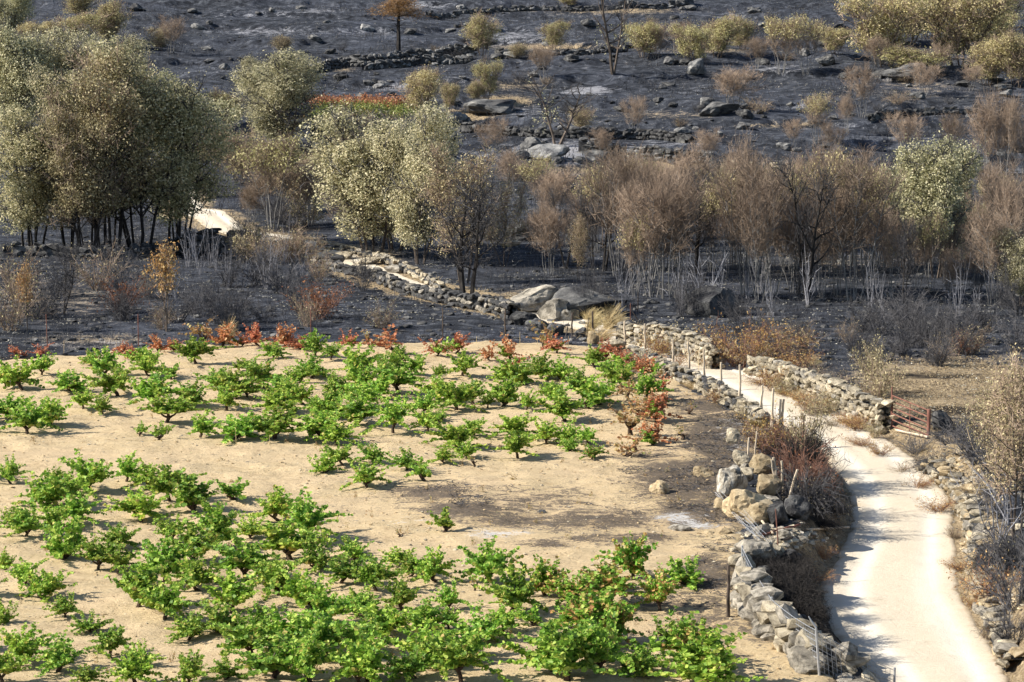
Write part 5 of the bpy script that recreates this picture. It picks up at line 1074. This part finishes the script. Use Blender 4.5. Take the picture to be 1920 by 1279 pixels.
for i in range(3):
    a0, a1, b0, b1 = bots[i], tops[i], bots[i + 1], tops[i + 1]
    nseg = max(8, int((b0 - a0).length / .13)); sag = .05
    for j in range(8):
        t = j / 7; pr = None
        for k in range(nseg + 1):
            u = k / nseg; q = L3(L3(a0, a1, t), L3(b0, b1, t), u) - Vector((0, 0, sag * 4 * u * (1 - u) * (.5 + .5 * t)))
            if pr is not None: ws.append((tuple(pr - f0), tuple(q - f0), .007, .007))
            pr = q
    for k in range(nseg + 1):
        u = k / nseg; dz = Vector((0, 0, sag * 4 * u * (1 - u))); ws.append((tuple(L3(a0, b0, u) - dz * .5 - f0), tuple(L3(a1, b1, u) - dz - f0), .0055, .0055))
tag(obj('wire_mesh', tubes('wire_mesh', ws, M['steel'], 3), fr), kind='stuff')
# fallen mesh roll
g0 = P(1345, 950); g1 = P(1425, 1018); ws = []; r = random.Random(3)
for j in range(11):
    a = Vector((r.gauss(0, .05), r.gauss(0, .05), .08 + j * .03)); prev = None
    for k in range(9):
        t = k / 8; q = L3(Vector((0, 0, 0)), g1 - g0, t) + a * (1.3 - t * .6) + Vector((.09 * math.sin(j * .8) * (1 + t), .3 * math.sin(j * 1.3) * .5, .05 * math.sin(k + j)))
        if prev is not None: ws.append((tuple(prev), tuple(q), .005, .005))
        prev = q
for k in range(26):
    t = k / 25; c0 = L3(Vector((0, 0, 0)), g1 - g0, t); ws.append((tuple(c0 + Vector((-.10, -.1, .05))), tuple(c0 + Vector((.12, .12, .4))), .003, .003))
tag(obj('fallen_wire_mesh', tubes('fallen_wire_mesh', ws, M['steel'], 4), None, g0), 'crumpled grey wire mesh lying against the boulder heap', 'wire mesh')
# poles lying below the heap
for i, (x0, y0, x1, y1, rad, m_, lb) in enumerate([(1428, 1012, 1500, 992, .03, 'rust_metal', 'rusty pole lying across the stones below the heap'), (1470, 1003, 1590, 997, .035, 'wood', 'long bare branch lying on the road edge'), (1415, 975, 1450, 1008, .035, 'wood', 'pale plank leaning on the front of the heap'), (1465, 1022, 1530, 1012, .035, 'wood_dark', 'charred branch lying below the long bare branch'),
                                                    (1455, 975, 1410, 945, .02, 'wood_dark', 'thin dark stick lying on the broad tan boulder')]):
    a = P(x0, y0); b = P(x1, y1); n_ = 7; pr = Vector((0, 0, .14)); sg = []
    for k in range(1, n_ + 1):
        q = L3(Vector((0, 0, .14)), b - a + Vector((0, 0, .12)), k / n_) + Vector((R.gauss(0, .015), R.gauss(0, .015), R.gauss(0, .015))); sg.append((tuple(pr), tuple(q), rad, rad * .9)); pr = q
    tag(obj('pole', tubes('pole', sg, M[m_], 6), None, a), lb, 'pole')

# the red gate
ga = P(1671, 804); gb = P(1741, 817); gr = empty('field_gate', ga); tag(gr, 'rusty red tubular metal gate in the gap at the end of the right road wall', 'gate')
dx = gb - ga; dx.z = 0; hg = 62 / ppm(ga)
def bar(a, b, rad=.022, nm='bar'):
    obj(nm, tubes(nm, [(tuple(a), tuple(b), rad, rad)], M['rust_metal'], 8), gr)
bar(Vector((0, 0, -.2)), Vector((0, 0, hg + .32)), .028, 'hinge_post'); bar(dx + Vector((.0, 0, -.4)), dx + Vector((0, 0, hg - .0)), .06, 'gate_post')
e = dx.normalized(); lo = .08
bar(e * .06 + Vector((0, 0, lo)), e * .06 + Vector((0, 0, hg + .05)), .026, 'upright'); bar(dx - e * .1 + Vector((0, 0, lo - .1)), dx - e * .1 + Vector((0, 0, hg - .02)), .026, 'upright'); bar(dx * .5 + Vector((0, 0, lo)), dx * .5 + Vector((0, 0, hg)), .016, 'upright')
for k in range(6):
    z = lo + (hg - lo) * k / 5; bar(e * .06 + Vector((0, 0, z + .03)), dx - e * .1 + Vector((0, 0, z - .05)), .022)
a = P(1680, 812); b = P(1740, 826); tag(obj('plank', tubes('plank', [((0, 0, .1), tuple(b - a + Vector((0, 0, .12))), .04, .04)], M['wood'], 6), None, a), 'grey wooden beam lying under the red gate', 'beam')
# arching long bramble stems on the right bank
for i, pts in enumerate([[(1810, 800), (1830, 850), (1880, 880), (1920, 905)], [(1850, 745), (1880, 775), (1925, 800)], [(1840, 760), (1870, 790), (1900, 812)]]):
    pv = [P(1840, 900)]; s = ppm(pv[0]); q = [Vector(((x - 1840) / s, 0, (900 - y) / s)) for x, y in pts]; cc = catmull(np.array([tuple(v) for v in q]), 5)
    sg = [(tuple(cc[k]), tuple(cc[k + 1]), .014, .013) for k in range(len(cc) - 1)]
    tag(obj('bramble', tubes('bramble', sg, M['wood' if i == 0 else 'wood_dark'], 5), None, pv[0]), f'long {"pale" if i == 0 else "dark"} arching bramble stem right of the gate, {["lowest", "upper", "middle"][i]} one', 'stem')
print('objects', len(bpy.data.objects))
